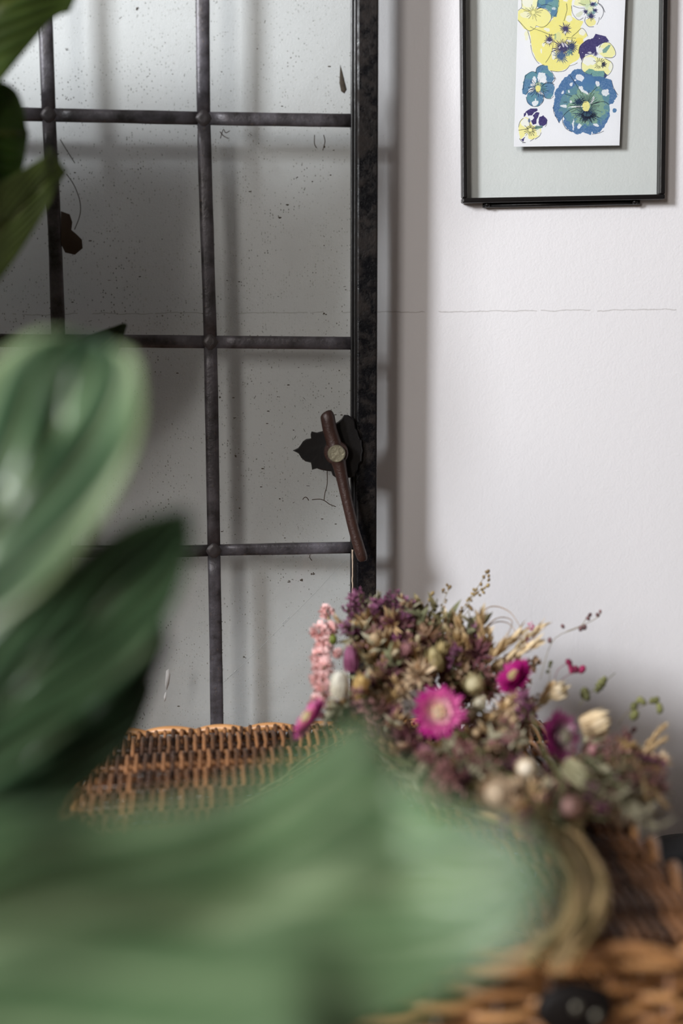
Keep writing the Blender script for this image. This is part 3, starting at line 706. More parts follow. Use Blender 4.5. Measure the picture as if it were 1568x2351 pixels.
for k in range(nst):
    p = perim[int((k / nst) * npm) % npm]; link('upright', um, body, (p[0], p[1], .0))
b = MB(); b.box((-hw + .01, -hd_ + .01, 0), (hw - .01, hd_ - .01, .006)); b.build('base', M['willow'], ham, False)
# leather tab with studs on the front
tabp = PZ(1338, 2352, .862)
tl = Matrix.Rotation(-HR, 3, 'Z') @ (P(1338, 2350, .748) - hc_)
b = MB(); n = 28; ring = []
for k in range(n):
    a = 2 * math.pi * k / n; ring.append(Vector((tl.x + .0235 * math.cos(a), -hd_ - .006, tl.z + .016 * math.sin(a))))
b.prism(ring, (0, -.006, 0), None, .003); tab = b.build('leather_tab', M['leather'], ham); tab['label'] = 'round black leather tab with two studs on the front'
for dx, dz in ((.0, .003), (.012, -.003)):
    b = MB(); b.ball((tl.x + dx, -hd_ - .0125, tl.z + dz), (.0032, .0018, .0032), 10, 6); b.build('stud', M['stud'], tab)

# ------------------------------------------------------------------ black moulded case with a brass clip, behind the hamper's right side
KY = 1.20
kb = P(1560, 2060, KY); ko = Vector((kb.x + .035, KY + .01, TZ))
case = empty('black_case', ko); tag(case, 'rounded black moulded case on the table between the hamper and the wall', 'case')
ktop = P(1530, 1943, KY).z - TZ
b = MB(); prof = [(.0, 0), (.86, 0), (.97, .04), (1.0, .3), (.97, .62), (.86, .84), (.66, .95), (.36, .995), (.0, 1.0)]
nn = 36; vs_ = []; fs = []
for r, z in prof:
    for k in range(nn):
        a = 2 * math.pi * k / nn; e = 2 / 3.2
        vs_.append((.082 * r * math.copysign(abs(math.cos(a)) ** e, math.cos(a)), .050 * r * math.copysign(abs(math.sin(a)) ** e, math.sin(a)), ktop * z))
for i in range(len(prof) - 1):
    for k in range(nn): fs.append((i * nn + k, i * nn + (k + 1) % nn, (i + 1) * nn + (k + 1) % nn, (i + 1) * nn + k))
b.add(vs_, fs); b.build('shell', M['case'], case)
def on_case(px, py): return P(px, py, KY - .042) - ko
b = MB(); b.tube([on_case(1505, 2008), on_case(1520, 1998), on_case(1538, 1988), on_case(1548, 1975)], .0012, 6); b.tube([on_case(1520, 2024), on_case(1547, 2009)], .0010, 6); b.build('moulded_seam', M['case'], case)
b = MB(); c = on_case(1566, 2060); b.tube([c, c + Vector((0, -.003, 0))], [.009, .008], 20); b.build('round_button', M['case'], case)
b = MB(); c = on_case(1482, 1960); b.tube([c + Vector((.0016 * math.cos(a), 0, .0013 * math.sin(a))) for a in np.linspace(0, 2 * math.pi, 14)], .0005, 6)
b.tube([on_case(1486, 1960), on_case(1489, 1966), on_case(1491, 1971)], .0007, 6); b.ball(on_case(1492, 1970), (.0011, .0011, .0016), 8, 6); b.ball(on_case(1496, 1977), (.0022, .0018, .0030), 10, 8)
b.build('brass_clip', M['brass'], case)['label'] = 'small golden clip with a ring'

# ------------------------------------------------------------------ dried flower bouquet lying on the lid
bq = empty('dried_bouquet', (.15, 1.05, LZ + .006)); tag(bq, 'loose bouquet of dried magenta strawflowers, statice and grasses lying on the hamper lid', 'bouquet')
BO = Vector(bq.location)
def bY(px, py): return 1.165 - (py - 1400) / 500 * .185
def Q(px, py, dy=0.0, clear=.012):
    p = P(px, py, bY(px, py) + dy); clear = max(.010, clear)
    if p.z < LZ + .005 + clear: p = PZ(px, py, LZ + .005 + clear + random.uniform(0, .004))
    return p - BO
TAN, BEIGE, CREAM, OLIVE, MAUVE, PLUM, DUSTY = (.42, .27, .12), (.55, .40, .22), (.78, .70, .52), (.14, .14, .055), (.36, .12, .22), (.13, .03, .07), (.42, .20, .19)
MAG, HOT, PINK, PEACH = (.42, .012, .18), (.62, .03, .30), (.78, .30, .40), (.85, .42, .34)
ROOT = P(1330, 2010, .93) - BO; ROOT.z = .012          # where the stems gather
def strawflower(px, py, rpx, normal, inner, outer, disc, dy=-.015, open_=1.0, dr=.27, lift=0.0):
    R = rpx * PXM(1.06); n = Vector(normal).normalized(); c = Q(px, py, dy, R * (1 - n.z * n.z) ** .5 + .004 + lift)
    u = n.orthogonal().normalized(); v = n.cross(u); b = MB(); rr = random.Random(px)
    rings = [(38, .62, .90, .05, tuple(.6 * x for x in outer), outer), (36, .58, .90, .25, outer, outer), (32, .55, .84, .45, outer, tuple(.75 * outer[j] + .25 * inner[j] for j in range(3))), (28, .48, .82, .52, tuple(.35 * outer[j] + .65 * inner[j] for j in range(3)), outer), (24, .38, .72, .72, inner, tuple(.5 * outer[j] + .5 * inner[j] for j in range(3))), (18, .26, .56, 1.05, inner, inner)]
    for cnt, base, L, lift, c0, c1 in rings:
        for k in range(cnt):
            a = 2 * math.pi * (k + rr.random() * .5) / cnt; d = u * math.cos(a) + v * math.sin(a)
            dd = d + n * (lift * open_ - .1)
            s = rr.uniform(.8, 1.15); f = rr.uniform(.75, 1.2)
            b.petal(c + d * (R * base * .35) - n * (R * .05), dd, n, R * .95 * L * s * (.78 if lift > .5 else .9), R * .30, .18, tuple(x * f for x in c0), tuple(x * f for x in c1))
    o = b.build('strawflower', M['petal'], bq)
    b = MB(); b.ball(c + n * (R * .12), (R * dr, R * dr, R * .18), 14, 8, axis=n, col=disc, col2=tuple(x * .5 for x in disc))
    for k in range(60):
        a = rr.uniform(0, 6.28); r = R * dr * .95 * math.sqrt(rr.random()); d = u * math.cos(a) * r + v * math.sin(a) * r
        b.ball(c + d + n * (R * (.34 - .5 * (r / R) ** 2 * 2)), R * .035, 4, 3, col=tuple(x * rr.uniform(.7, 1.3) for x in disc))
    b.build('flower_disc', M['dry'], o)
    b = MB(); e = ROOT + Vector((rr.uniform(-.02, .02), rr.uniform(-.02, .02), rr.uniform(0, .015))); m_ = (c + e) / 2 + Vector((0, 0, -.01))
    b.tube([c - n * R * .1, c - n * R * .4 , m_, e], [.0012, .0012, .001, .001], 5, OLIVE); b.build('stem', M['dry'], o)
toC = lambda x=0, y=-1, z=.35: (x, y, z)
strawflower(1008, 1635, 64, (-.12, -1, .42), (.98, .62, .62), HOT, (.80, .55, .38), dy=-.045)
strawflower(1185, 1556, 54, (-.75, -.30, .75), HOT, MAG, (.55, .42, .2), open_=1.5, dy=-.03)
strawflower(1284, 1692, 64, (.62, -.62, .25), (.86, .70, .74), (.50, .07, .30), (.46, .42, .30), dy=-.05, lift=.02)
strawflower(714, 1652, 60, (-.76, -.03, .62), PINK, (.56, .07, .30), (.7, .6, .3), dy=-.03, open_=.9)
strawflower(1256, 1806, 26, (.2, -.8, -.1), MAG, (.25, .01, .10), (.3, .1, .1), open_=2.2)

def bud(px, py, rx, ry, axis, c0, c1, name='papery_bud', n=12, dy=-.012, spread=.35, lift=0.0):
    """a closed papery flower head: overlapping bracts around an axis"""
    c = Q(px, py, dy, max(rx, ry) * PXM(1.06) + .004 + lift); ax = Vector(axis).normalized(); u = ax.orthogonal().normalized(); v = ax.cross(u); b = MB()
    L = ry * 2 * PXM(1.06); R = rx * PXM(1.06); rr = random.Random(px * 3)
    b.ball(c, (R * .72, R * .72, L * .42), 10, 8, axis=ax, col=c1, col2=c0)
    for ring in range(3):
        for k in range(n):
            a = 2 * math.pi * (k + .5 * ring + rr.random() * .3) / n; d = u * math.cos(a) + v * math.sin(a); f = rr.uniform(.75, 1.15)
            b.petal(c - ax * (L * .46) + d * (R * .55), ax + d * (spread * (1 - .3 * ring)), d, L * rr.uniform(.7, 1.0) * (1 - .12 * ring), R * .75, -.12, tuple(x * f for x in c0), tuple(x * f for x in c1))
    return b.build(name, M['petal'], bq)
bud(779, 1568, 30, 36, (-.05, -.2, 1), (.86, .80, .64), (.96, .92, .80), spread=.12, dy=-.035)['label'] = 'creamy white closed flower head'
bud(828, 1575, 26, 32, (.1, -.2, 1), (.62, .40, .14), (.82, .58, .24), spread=.2, dy=-.03)
bud(806, 1510, 26, 36, (0, .1, 1), (.30, .08, .16), (.38, .13, .24), spread=.1)
bud(1088, 1572, 30, 24, (-.5, -.5, .6), (.50, .42, .22), (.66, .58, .36))
bud(1100, 1615, 20, 18, (.1, -.8, .5), CREAM, (.85, .78, .6))
bud(1080, 1640, 22, 18, (-.3, -.8, .2), BEIGE, CREAM)
bud(1285, 1587, 26, 22, (.6, -.3, .2), BEIGE, (.86, .74, .54))
bud(1207, 1762, 31, 27, (-.1, -1, .2), (.72, .56, .36), (.96, .86, .70), spread=.25, dy=-.04, lift=.02)['label'] = 'pale cream papery bud'
bud(1190, 1806, 22, 20, (.2, -.8, -.2), (.62, .44, .28), (.76, .60, .40), lift=.03)
bud(1312, 1852, 27, 22, (-.75, -.4, .25), (.52, .32, .20), (.76, .48, .45), spread=.15, dy=-.04, lift=.03)
bud(1140, 1822, 34, 22, (-.1, -.8, .55), (.58, .42, .28), (.76, .60, .42), spread=.8, name='open_seed_cup', lift=.03)
bud(1000, 1512, 22, 34, (-.35, 0, 1), (.45, .34, .14), (.60, .50, .26), spread=.3)
bud(1015, 1495, 18, 28, (.2, 0, 1), (.40, .30, .12), (.58, .46, .22), spread=.3)
bud(1370, 1660, 34, 40, (1, -.2, .35), (.66, .50, .30), (.84, .68, .44), spread=.3, n=10, dy=-.03)
bud(1368, 1690, 26, 30, (1, -.3, -.05), (.55, .48, .30), (.66, .60, .40), spread=.25)
bud(1325, 1775, 30, 36, (.7, -.4, -.4), (.42, .38, .22), (.60, .56, .36), spread=.2, dy=-.03, lift=.02)
bud(765, 1466, 14, 13, (0, -.4, 1), (.16, .20, .04), (.26, .30, .06), spread=0, name='green_bud')
bud(905, 1468, 15, 15, (0, -.4, .8), (.32, .06, .20), (.52, .20, .36), spread=.4, name='pink_bud')
bud(1152, 1705, 22, 18, (.2, -.9, .2), (.30, .15, .10), (.38, .20, .17), name='open_seed_cup', spread=.8)
def floret_ball(px, py, rpx, c0, c1, name, n=70, dy=0.0):
    c = Q(px, py, dy); R = rpx * PXM(1.12); b = MB(); rr = random.Random(int(px * 7 + py))
    for k in range(n):
        d = Vector((rr.gauss(0, 1), rr.gauss(0, 1), rr.gauss(0, 1))).normalized(); f = rr.uniform(.7, 1.2)
        o_ = c + d * R * rr.uniform(.35, .7)
        for q in range(2):
            dd = (d + Vector((rr.uniform(-.7, .7), rr.uniform(-.7, .7), rr.uniform(-.7, .7)))).normalized()
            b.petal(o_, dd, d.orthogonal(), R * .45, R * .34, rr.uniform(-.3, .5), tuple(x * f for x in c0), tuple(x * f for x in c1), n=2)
    return b.build(name, M['petal'], bq)
for x, y, r in ((750, 1404, 17), (736, 1452, 23), (758, 1444, 18), (744, 1480, 21), (735, 1506, 22), (742, 1534, 23), (733, 1560, 22), (744, 1582, 20), (728, 1612, 18), (775, 1500, 12)):
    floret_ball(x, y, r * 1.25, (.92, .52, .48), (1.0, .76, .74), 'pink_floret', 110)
for x, y, r in ((1218, 1438, 13), (1224, 1458, 9), (1212, 1470, 8)): floret_ball(x, y, r, (.70, .12, .30), (.80, .30, .45), 'pink_floret', 24)
b = MB(); b.tube([Q(750, 1404), Q(757, 1430), Q(752, 1460), Q(745, 1520), Q(740, 1600), Q(820, 1700)], .0009, 5, (.40, .34, .18)); b.build('stem', M['dry'], bq)

# prototypes of small filler sprigs, grown along +Z, then copied with shared mesh data
def sprig_proto(kind, seed):
    rr = random.Random(seed); b = MB()
    if kind == 'statice':
        L = .030; cols = [((.16, .05, .10), (.36, .13, .24)), ((.24, .10, .10), (.44, .23, .21)), ((.30, .18, .10), (.50, .34, .21))][seed % 3]
        b.tube([(0, 0, -.02), (0, 0, L * .8)], .0006, 4, OLIVE)
        for k in range(26):
            z = L * rr.uniform(.1, 1); a = rr.uniform(0, 6.28); r = .008 * (1.1 - z / L * .6) * rr.random() ** .5; c = Vector((r * math.cos(a), r * math.sin(a), z))
            if k % 3 == 0: b.tube([(0, 0, z * .6), c], .0004, 4, OLIVE)
            for q in range(4):
                d = Vector((math.cos(a + q * 1.57), math.sin(a + q * 1.57), rr.uniform(.4, 1.4))); f = rr.uniform(.7, 1.25)
                b.petal(c, d, (0, 0, 1), .0042 * rr.uniform(.7, 1.2), .0024, .1, tuple(x * f for x in cols[0]), tuple(x * f for x in cols[1]), n=2)
    elif kind == 'ear':
        L = .040; c0, c1 = [((.54, .37, .18), (.78, .58, .33)), ((.64, .48, .27), (.88, .72, .48)), ((.40, .30, .15), (.60, .46, .26))][seed % 3]
        b.tube([(0, 0, -.03), (0, 0, L * .3), (.002, 0, L)], .0006, 4, c0)
        for k in range(22):
            z = L * k / 22; a = k * 2.4; d = Vector((math.cos(a) * .5, math.sin(a) * .5, 1)); f = rr.uniform(.75, 1.2)
            b.petal((0, 0, z), d, (math.cos(a), math.sin(a), 0), .013 * rr.uniform(.7, 1.1), .0042, -.05, tuple(x * f for x in c0), tuple(x * f for x in c1), n=3)
    elif kind == 'leaf':
        c0, c1 = [((.14, .14, .07), (.24, .24, .13)), ((.30, .27, .17), (.48, .44, .31)), ((.14, .12, .05), (.26, .22, .11))][seed % 3]
        b.tube([(0, 0, -.02), (0, 0, .035)], .0006, 4, c0)
        for k in range(9):
            z = -.005 + .035 * k / 9; a = k * 2.5; f = rr.uniform(.8, 1.2)
            b.petal((0, 0, z), (math.cos(a), math.sin(a), 1.1), (0, 0, 1), .017 * rr.uniform(.7, 1.2), .006, -.25, tuple(x * f for x in c0), tuple(x * f for x in c1), n=4)
    elif kind == 'fuzz':
        c0 = [(.74, .50, .26), (.80, .54, .36), (.54, .28, .26), (.54, .36, .16), (.86, .66, .44), (.26, .10, .12)][seed % 6]
        for k in range(60):
            d = Vector((rr.gauss(0, .8), rr.gauss(0, .8), rr.gauss(.6, .8))).normalized(); l = .011 * rr.uniform(.5, 1.1); f = rr.uniform(.6, 1.3)
            b.petal(d * .001, d, d.orthogonal(), l, .0022, rr.uniform(-.4, .4), tuple(x * f * .7 for x in c0), tuple(x * f for x in c0), n=2)
    return b
PROT = {k: [sprig_proto(k, s).mesh(n_, M['petal' if k != 'leaf' else 'dry']) for s in range(6)] for k, n_ in (('statice', 'statice_sprig'), ('ear', 'grass_ear'), ('leaf', 'dried_leaf_sprig'), ('fuzz', 'dried_flower_tuft'))}
NAMES = {'statice': 'statice_sprig', 'ear': 'grass_ear', 'leaf': 'dried_leaf_sprig', 'fuzz': 'dried_flower_tuft'}
def put(kind, px, py, d, s=1.0, dy=0.0, proto=None, roll=None):
    me_ = PROT[kind][proto if proto is not None else random.randrange(6)]
    q_ = Vector(d).normalized().to_track_quat('Z', 'Y')
    mw = Matrix.Translation(Q(px, py, dy, .010 + (s * (.024 * max(0, Vector(d).normalized().z) + .036 * max(0, -Vector(d).normalized().z) + .008) if kind != 'fuzz' else .006))) @ q_.to_matrix().to_4x4() @ Matrix.Rotation(random.uniform(0, 6.28), 4, 'Z') @ Matrix.Scale(s, 4)
    link(NAMES[kind], me_, bq, mw=mw)
OUT = [(718, 1600), (745, 1500), (795, 1440), (830, 1425), (930, 1425), (1010, 1445), (1110, 1485), (1190, 1510), (1235, 1565), (1300, 1630), (1385, 1685), (1460, 1740), (1470, 1790), (1430, 1820), (1385, 1850), (1320, 1865), (1230, 1880), (1120, 1850), (1040, 1800), (950, 1760), (870, 1720), (800, 1660)]
def in_poly(x, y, poly):
    c = False; n = len(poly)
    for i in range(n):
        (x0, y0), (x1, y1) = poly[i], poly[(i + 1) % n]
        if (y0 > y) != (y1 > y) and x < (x1 - x0) * (y - y0) / (y1 - y0) + x0: c = not c
    return c
EXC = [(1008, 1635, 72), (1185, 1556, 64), (1284, 1692, 70), (1207, 1762, 40), (781, 1568, 32), (826, 1572, 28), (806, 1512, 28), (716, 1650, 62), (1088, 1572, 34), (1100, 1615, 26), (1312, 1852, 36), (1372, 1672, 46), (1005, 1505, 30), (765, 1466, 18), (740, 1440, 34), (738, 1500, 34), (738, 1560, 34), (1285, 1587, 30), (1140, 1822, 34)]
def scatter(n, m=13):
    k = 0
    while k < n:
        x, y = random.uniform(700, 1500), random.uniform(1400, 1900)
        if in_poly(x, y, OUT) and not any((x - a) ** 2 + (y - c) ** 2 < (r + m) ** 2 for a, c, r in EXC): k += 1; yield x, y
def dirn(x, y): return Vector(((x - 1150) / 420 + random.uniform(-.5, .5), -.45 + random.uniform(-.4, .4), (1680 - y) / 260 + .35 + random.uniform(-.4, .4)))
for k in range(48):                                   # more papery heads through the mass
    x = random.uniform(850, 1400); y = 1475 + (x - 850) * .42 + random.uniform(-25, 160)
    if any((x - a) ** 2 + (y - c) ** 2 < (r + 2) ** 2 for a, c, r in EXC): continue
    bud(x, y, random.uniform(12, 23), random.uniform(13, 25), (random.uniform(-.5, .6), -.7, random.uniform(0, .9)), *random.choice((((.48, .33, .18), (.68, .50, .30)), ((.34, .14, .15), (.50, .25, .25)), ((.54, .42, .24), (.80, .66, .44)), ((.24, .08, .11), (.38, .15, .20)))), n=8, dy=random.uniform(-.03, .0), spread=random.uniform(.1, .7))

for x, y in scatter(140):
    t = (x - 720) / 780
    pr_ = random.random()
    pro = random.choice((0, 3)) if (x < 960 and y < 1500) else random.choice((1, 4, 1, 4, 0, 3, 2, 5))
    put('statice', x, y, dirn(x, y), random.uniform(.65, 1.1), random.uniform(.0, .03), pro)
for x, y in scatter(200): put('fuzz', x, y, dirn(x, y), random.uniform(.55, 1.0) if x > 1250 else random.uniform(.8, 1.6), random.uniform(-.012, .025))
for x, y in scatter(85):
    if y < 1760: put('ear', x, y, dirn(x, y), random.uniform(.45, .8), random.uniform(0, .03))
for k in range(150):                                  # dim stuff behind the heads, so that no wall shows through
    a_, c_, r_ = random.choice(EXC[:3] + EXC[8:13] + EXC[17:]) if k < 90 else (random.uniform(860, 1380), 1480 + random.uniform(0, 200), 40)
    a_ += random.gauss(0, r_ * .6); c_ += random.gauss(0, r_ * .6); dy_ = random.uniform(.035, .06)
    if P(a_, c_, bY(a_, c_) + dy_).z < LZ + .04 or not in_poly(a_, c_ - 30, OUT): continue
    put('fuzz' if k % 3 else 'statice', a_, c_, (random.uniform(-.5, .5), -.6, .6), random.uniform(1.0, 1.6), dy_, random.choice((2, 5, 1, 4)))
for x, y in scatter(120):
    if x < 1150 or y > 1660: put('leaf', x, y, dirn(x, y) + Vector((0, 0, -.3)), random.uniform(.5, 1.0), random.uniform(.0, .035))
for k in range(34): put('statice', random.uniform(800, 935), random.uniform(1405, 1475), (random.uniform(-.4, .5), -.1, 1), random.uniform(.5, .8), random.uniform(-.005, .02), random.choice((0, 3)))
for x, y, d in ((843, 1425, (-.3, 0, 1)), (856, 1420, (.3, 0, 1)), (850, 1430, (0, 0, 1))): put('leaf', x, y, d, .7, 0, 1)
for x, y, d, s in ((1100, 1530, (.9, 0, .75), 1.1), (1095, 1540, (.8, -.2, .95), .9), (1110, 1520, (-.1, 0, 1), 1.0), (1125, 1535, (1, -.1, .6), 1.1), (1060, 1510, (-.1, 0, 1), .9), (1080, 1500, (.3, 0, 1), .9), (1180, 1490, (.7, 0, .6), .8)): put('ear', x, y, d, s, .01, random.choice((0, 1, 3, 4)))
for x, y, d in ((1385, 1800, (.6, -.2, -.2)), (1410, 1830, (.7, -.1, -.3)), (1440, 1862, (.75, .1, -.5)), (1370, 1785, (.6, -.4, .1)), (1335, 1800, (.3, -.6, -.1))): put('leaf', x, y, d, random.uniform(.8, 1.1), 0, random.choice((1, 4, 1, 1)))
for k in range(16): put('fuzz', random.gauss(1440, 32), random.gauss(1765, 30), (random.uniform(.2, 1), -.2, random.uniform(-.5, .6)), random.uniform(.7, 1.2), random.uniform(-.01, .02), random.choice((0, 1, 3, 4)))
for x, y, d in ((1470, 1730, (.8, 0, .5)), (1480, 1715, (.7, 0, .8)), (1475, 1790, (.3, 0, -1)), (1490, 1800, (.6, 0, -.8))): put('ear', x, y, d, .55, 0, 0)

# beaded grass panicles and pods standing clear of the mass
def panicle(paths, beads, cb, cs2=(.36, .29, .16), name='grass_panicle', rb=.0011, seed=1):
    b = MB(); rr = random.Random(seed)
    for path in paths:
        s_ = spline(path, 14); b.tube([Q(x, y) if len(path[0]) == 2 else Q(x, y) for x, y in s_], .00028, 4, cs2)
    for x, y, r in beads:
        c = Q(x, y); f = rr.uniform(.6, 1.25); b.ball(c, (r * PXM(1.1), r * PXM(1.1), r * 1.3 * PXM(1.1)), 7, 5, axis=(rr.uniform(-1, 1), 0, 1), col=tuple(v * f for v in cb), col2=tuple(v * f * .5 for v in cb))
    return b.build(name, M['dry'], bq)
pa = [([(985, 1500), (1030, 1440), (1075, 1380), (1120, 1312)], 22), ([(1000, 1490), (1060, 1410), (1090, 1365), (1120, 1344)], 20), ([(975, 1500), (1000, 1440), (1015, 1390), (1032, 1348)], 16), ([(965, 1490), (975, 1430), (982, 1390), (993, 1362)], 14), ([(1020, 1500), (1040, 1440), (1062, 1418), (1080, 1395)], 12), ([(955, 1490), (950, 1450), (972, 1410), (978, 1400)], 8), ([(1025, 1480), (1035, 1440), (1052, 1425)], 7)]
for i, (path, nb) in enumerate(pa):
    s_ = spline(path, 60); rr = random.Random(i + 40); bd = []
    for k in range(nb):
        x, y = s_[int(rr.uniform(.30, 1) * 59)]; bd.append((x + rr.gauss(0, 6), y + rr.gauss(0, 6), rr.uniform(2.2, 4.4)))
    bd.append((*s_[-1], 5.0)); panicle([path], bd, (.52, .37, .16) if i % 2 else (.44, .30, .15), seed=i)
for x, y, r in ((960, 1428, 10), (1047, 1418, 7), (1022, 1438, 9), (938, 1450, 7), (960, 1465, 11), (992, 1437, 6)): bud(x, y, r, r, (0, -.2, 1), (.45, .36, .2), (.80, .68, .45), n=6, spread=.2)
panicle([[(1240, 1560), (1270, 1470), (1330, 1440), (1345, 1420)], [(1300, 1450), (1360, 1425), (1380, 1408)]], [(1342, 1440, 6), (1333, 1443, 6), (1350, 1420, 5), (1354, 1412, 5), (1372, 1412, 5), (1378, 1404, 4), (1262, 1470, 6), (1292, 1438, 5)], (.30, .17, .17), seed=3)
panicle([[(1268, 1590), (1280, 1540), (1305, 1522)], [(1275, 1580), (1300, 1552), (1335, 1540)]], [(1306, 1521, 8), (1311, 1533, 7), (1322, 1537, 8), (1336, 1537, 9), (1312, 1541, 6)], (.34, .03, .10), (.34, .10, .14), 'berry_spray', seed=4)
panicle([[(1262, 1575), (1262, 1540), (1264, 1520)]], [(1264, 1522, 5), (1262, 1530, 4), (1257, 1542, 4)], (.12, .12, .05), seed=5)
panicle([[(1420, 1665), (1440, 1635), (1475, 1620), (1505, 1610), (1516, 1622)], [(1440, 1640), (1455, 1645)]], [(1468, 1608, 8), (1477, 1612, 7), (1455, 1622, 9), (1456, 1642, 11), (1497, 1609, 7), (1506, 1608, 8), (1514, 1623, 8), (1515, 1630, 8)], (.27, .27, .10), (.22, .17, .08), 'pod_branch', seed=6)
panicle([[(1330, 1620), (1350, 1595), (1385, 1568), (1412, 1545)]], [(1376, 1576, 9), (1382, 1568, 9), (1388, 1560, 7), (1342, 1592, 12), (1348, 1600, 8), (1370, 1585, 6)], (.25, .25, .10), (.22, .20, .08), 'pod_branch', seed=7)
panicle([[(1400, 1700), (1440, 1690), (1456, 1675)]], [(1455, 1676, 6), (1442, 1692, 10), (1435, 1696, 7)], (.18, .07, .08), seed=8)
for k, path in enumerate(([(1050, 1520), (1085, 1450), (1120, 1395), (1170, 1405), (1205, 1460)], [(1070, 1530), (1100, 1460), (1140, 1420), (1175, 1425), (1165, 1460)], [(1090, 1520), (1120, 1440), (1165, 1430), (1195, 1470)])):
    b = MB(); s_ = spline(path, 26); b.tube([Q(x, y) for x, y in s_], list(np.linspace(.0022, .0005, 26)), 6, (.50, .33, .20), flat=.35); b.build('curled_blade', M['dry'], bq)
# gathered stems: arcs from under the heads down to the front edge and back
for k in range(42):
    rr = random.Random(k + 200); x0 = rr.uniform(1060, 1400); y0 = 1800 + rr.uniform(-10, 70)
    wx = rr.gauss(0, 22); wy = rr.gauss(0, 12)
    path = [(x0, y0), (1290 + wx * .8 + (x0 - 1200) * .12, 1930 + wy), (1345 + wx, 2020 + wy), (1335 + wx * 1.1, 2110 + wy), (1260 + wx * 1.5, 2190 + rr.gauss(0, 22))]
    if k % 3 == 0: path = path[:4]
    s_ = spline(path, 22); f = rr.uniform(.6, 1.3); lift = rr.uniform(.004, .022)
    b = MB(); b.tube([PZ(x, y, LZ + .009 + lift * math.sin(math.pi * min(1, i / 20))) - BO for i, (x, y) in enumerate(s_)], rr.uniform(.0008, .0017), 5, tuple(v * f for v in random.choice(((.40, .29, .12), (.28, .22, .10), (.46, .32, .16))))); b.build('stem', M['dry'], bq)
for path in ([(560, 1835), (640, 1800), (700, 1765), (770, 1720), (840, 1690)], [(600, 1808), (680, 1765), (760, 1720)], [(1000, 1825), (1060, 1855), (1110, 1875)], [(1090, 1810), (1070, 1850), (1055, 1880)], [(1120, 1800), (1150, 1860), (1170, 1900)], [(640, 1790), (700, 1740), (800, 1690)]):
    b = MB(); s_ = spline(path, 14); b.tube([PZ(x, y, LZ + .012) - BO for x, y in s_], list(np.linspace(.0012, .0006, 14)), 5, (.34, .30, .16)); b.build('grass_blade', M['dry'], bq)

# ------------------------------------------------------------------ leaves
def leaf_mesh(name, lm, mid, rm, veins=(9, 1.1), g0=(.03, .085, .032), gv=(.16, .24, .09), corr=.004, world=False, nt=60, ns=18, off=Vector(), edge=None, vw=.16, mat='leaf', seed=0, midw=.10, ew=.1):
    """lm/mid/rm: left margin, midrib, right margin as lists of (px, py, Y) from base to tip"""
    A, B_, D_ = (spline([tuple(p) if world else tuple(P(*p)) for p in L], nt + 1) for L in (lm, mid, rm))
    vs_ = []; cs = []; fs = []; W = 2 * ns + 1
    for i in range(nt + 1):
        t = i / nt
        for j in range(W):
            s = (j - ns) / ns
            E = A[i] if s < 0 else D_[i]; p = B_[i] * (1 - abs(s)) + E * abs(s)
            fan = t * veins[0] - abs(s) * veins[1] * veins[0] * .32 + (.3 if s > 0 else 0)
            fr_ = fan - math.floor(fan); dv = min(fr_, 1 - fr_)
            v = max(0, 1 - dv / vw) if abs(s) < .97 else .0
            vm = max(0, 1 - abs(s) / midw)
            vs_.append(p); k = max(v * .8, vm)
            hgt = corr * (math.cos(2 * math.pi * fan) * -.5) * (1 - abs(s) ** 3) - corr * 1.2 * vm
            n_ = .85 + .3 * noise.noise(Vector((t * 6, s * 3, seed)))
            c = [(g0[q] * (1 - k) + gv[q] * k) * n_ for q in range(3)]
            if edge is not None:
                e = min(1, 1.6 * max(0, abs(s) - 1 + ew) / ew); c = [c[q] * (1 - e) + edge[q] * e for q in range(3)]
            cs.append(c); vs_[-1] = (p, hgt)
    pos = np.array([v[0] for v in vs_]).reshape(nt + 1, W, 3); hg = np.array([v[1] for v in vs_]).reshape(nt + 1, W)
    du = np.gradient(pos, axis=0); dv_ = np.gradient(pos, axis=1); nr_ = np.cross(du, dv_); nr_ /= np.linalg.norm(nr_, axis=2, keepdims=True) + 1e-9
    if nr_[nt // 2, ns, 2] < 0: nr_ = -nr_
    pos = pos + nr_ * hg[..., None]
    b = MB(); idx = lambda i, j: i * W + j
    for i in range(nt):
        for j in range(W - 1): fs.append((idx(i, j), idx(i, j + 1), idx(i + 1, j + 1), idx(i + 1, j)))
    b.add([tuple(Vector(p) - off) for p in pos.reshape(-1, 3)], fs, cs)
    o = b.build(name, M[mat]); m = o.modifiers.new('solid', 'SOLIDIFY'); m.thickness = .0006; m.offset = 0
    return o, Vector(B_[0]) - off
def pot_plant(name, loc, label, r, h):
    pl = empty(name, loc); tag(pl, label, 'plant'); b = MB(); n = 28
    prof = [(0, 0), (.72, 0), (.74, .02), (.93, .80), (1.0, .80), (1.02, 1.0), (.90, 1.0), (.86, .86), (0, .86)]
    vs_ = [(r * a * math.cos(2 * math.pi * k / n), r * a * math.sin(2 * math.pi * k / n), h * z) for a, z in prof for k in range(n)]
    fs = [(i * n + k, i * n + (k + 1) % n, (i + 1) * n + (k + 1) % n, (i + 1) * n + k) for i in range(len(prof) - 1) for k in range(n)]
    b.add(vs_, fs); b.build('pot', M['pot'], pl)
    b = MB(); b.tube([(0, 0, h * .84), (0, 0, h * .90)], [r * .88, r * .8], n); b.build('soil', M['soil'], pl); return pl
def attach(pl, o, base, h, col=(.10, .17, .05)):
    o.parent = pl; b = MB(); top = Vector((random.uniform(-.03, .03), random.uniform(-.03, .03), h))
    m_ = (base + top) / 2 + Vector((0, 0, .08)); s_ = spline([tuple(top), tuple(m_), tuple(base)], 16)
    b.tube([tuple(p) for p in s_], list(np.linspace(.005, .0028, 16)), 8, col); b.build('petiole', M['leaf'], pl)
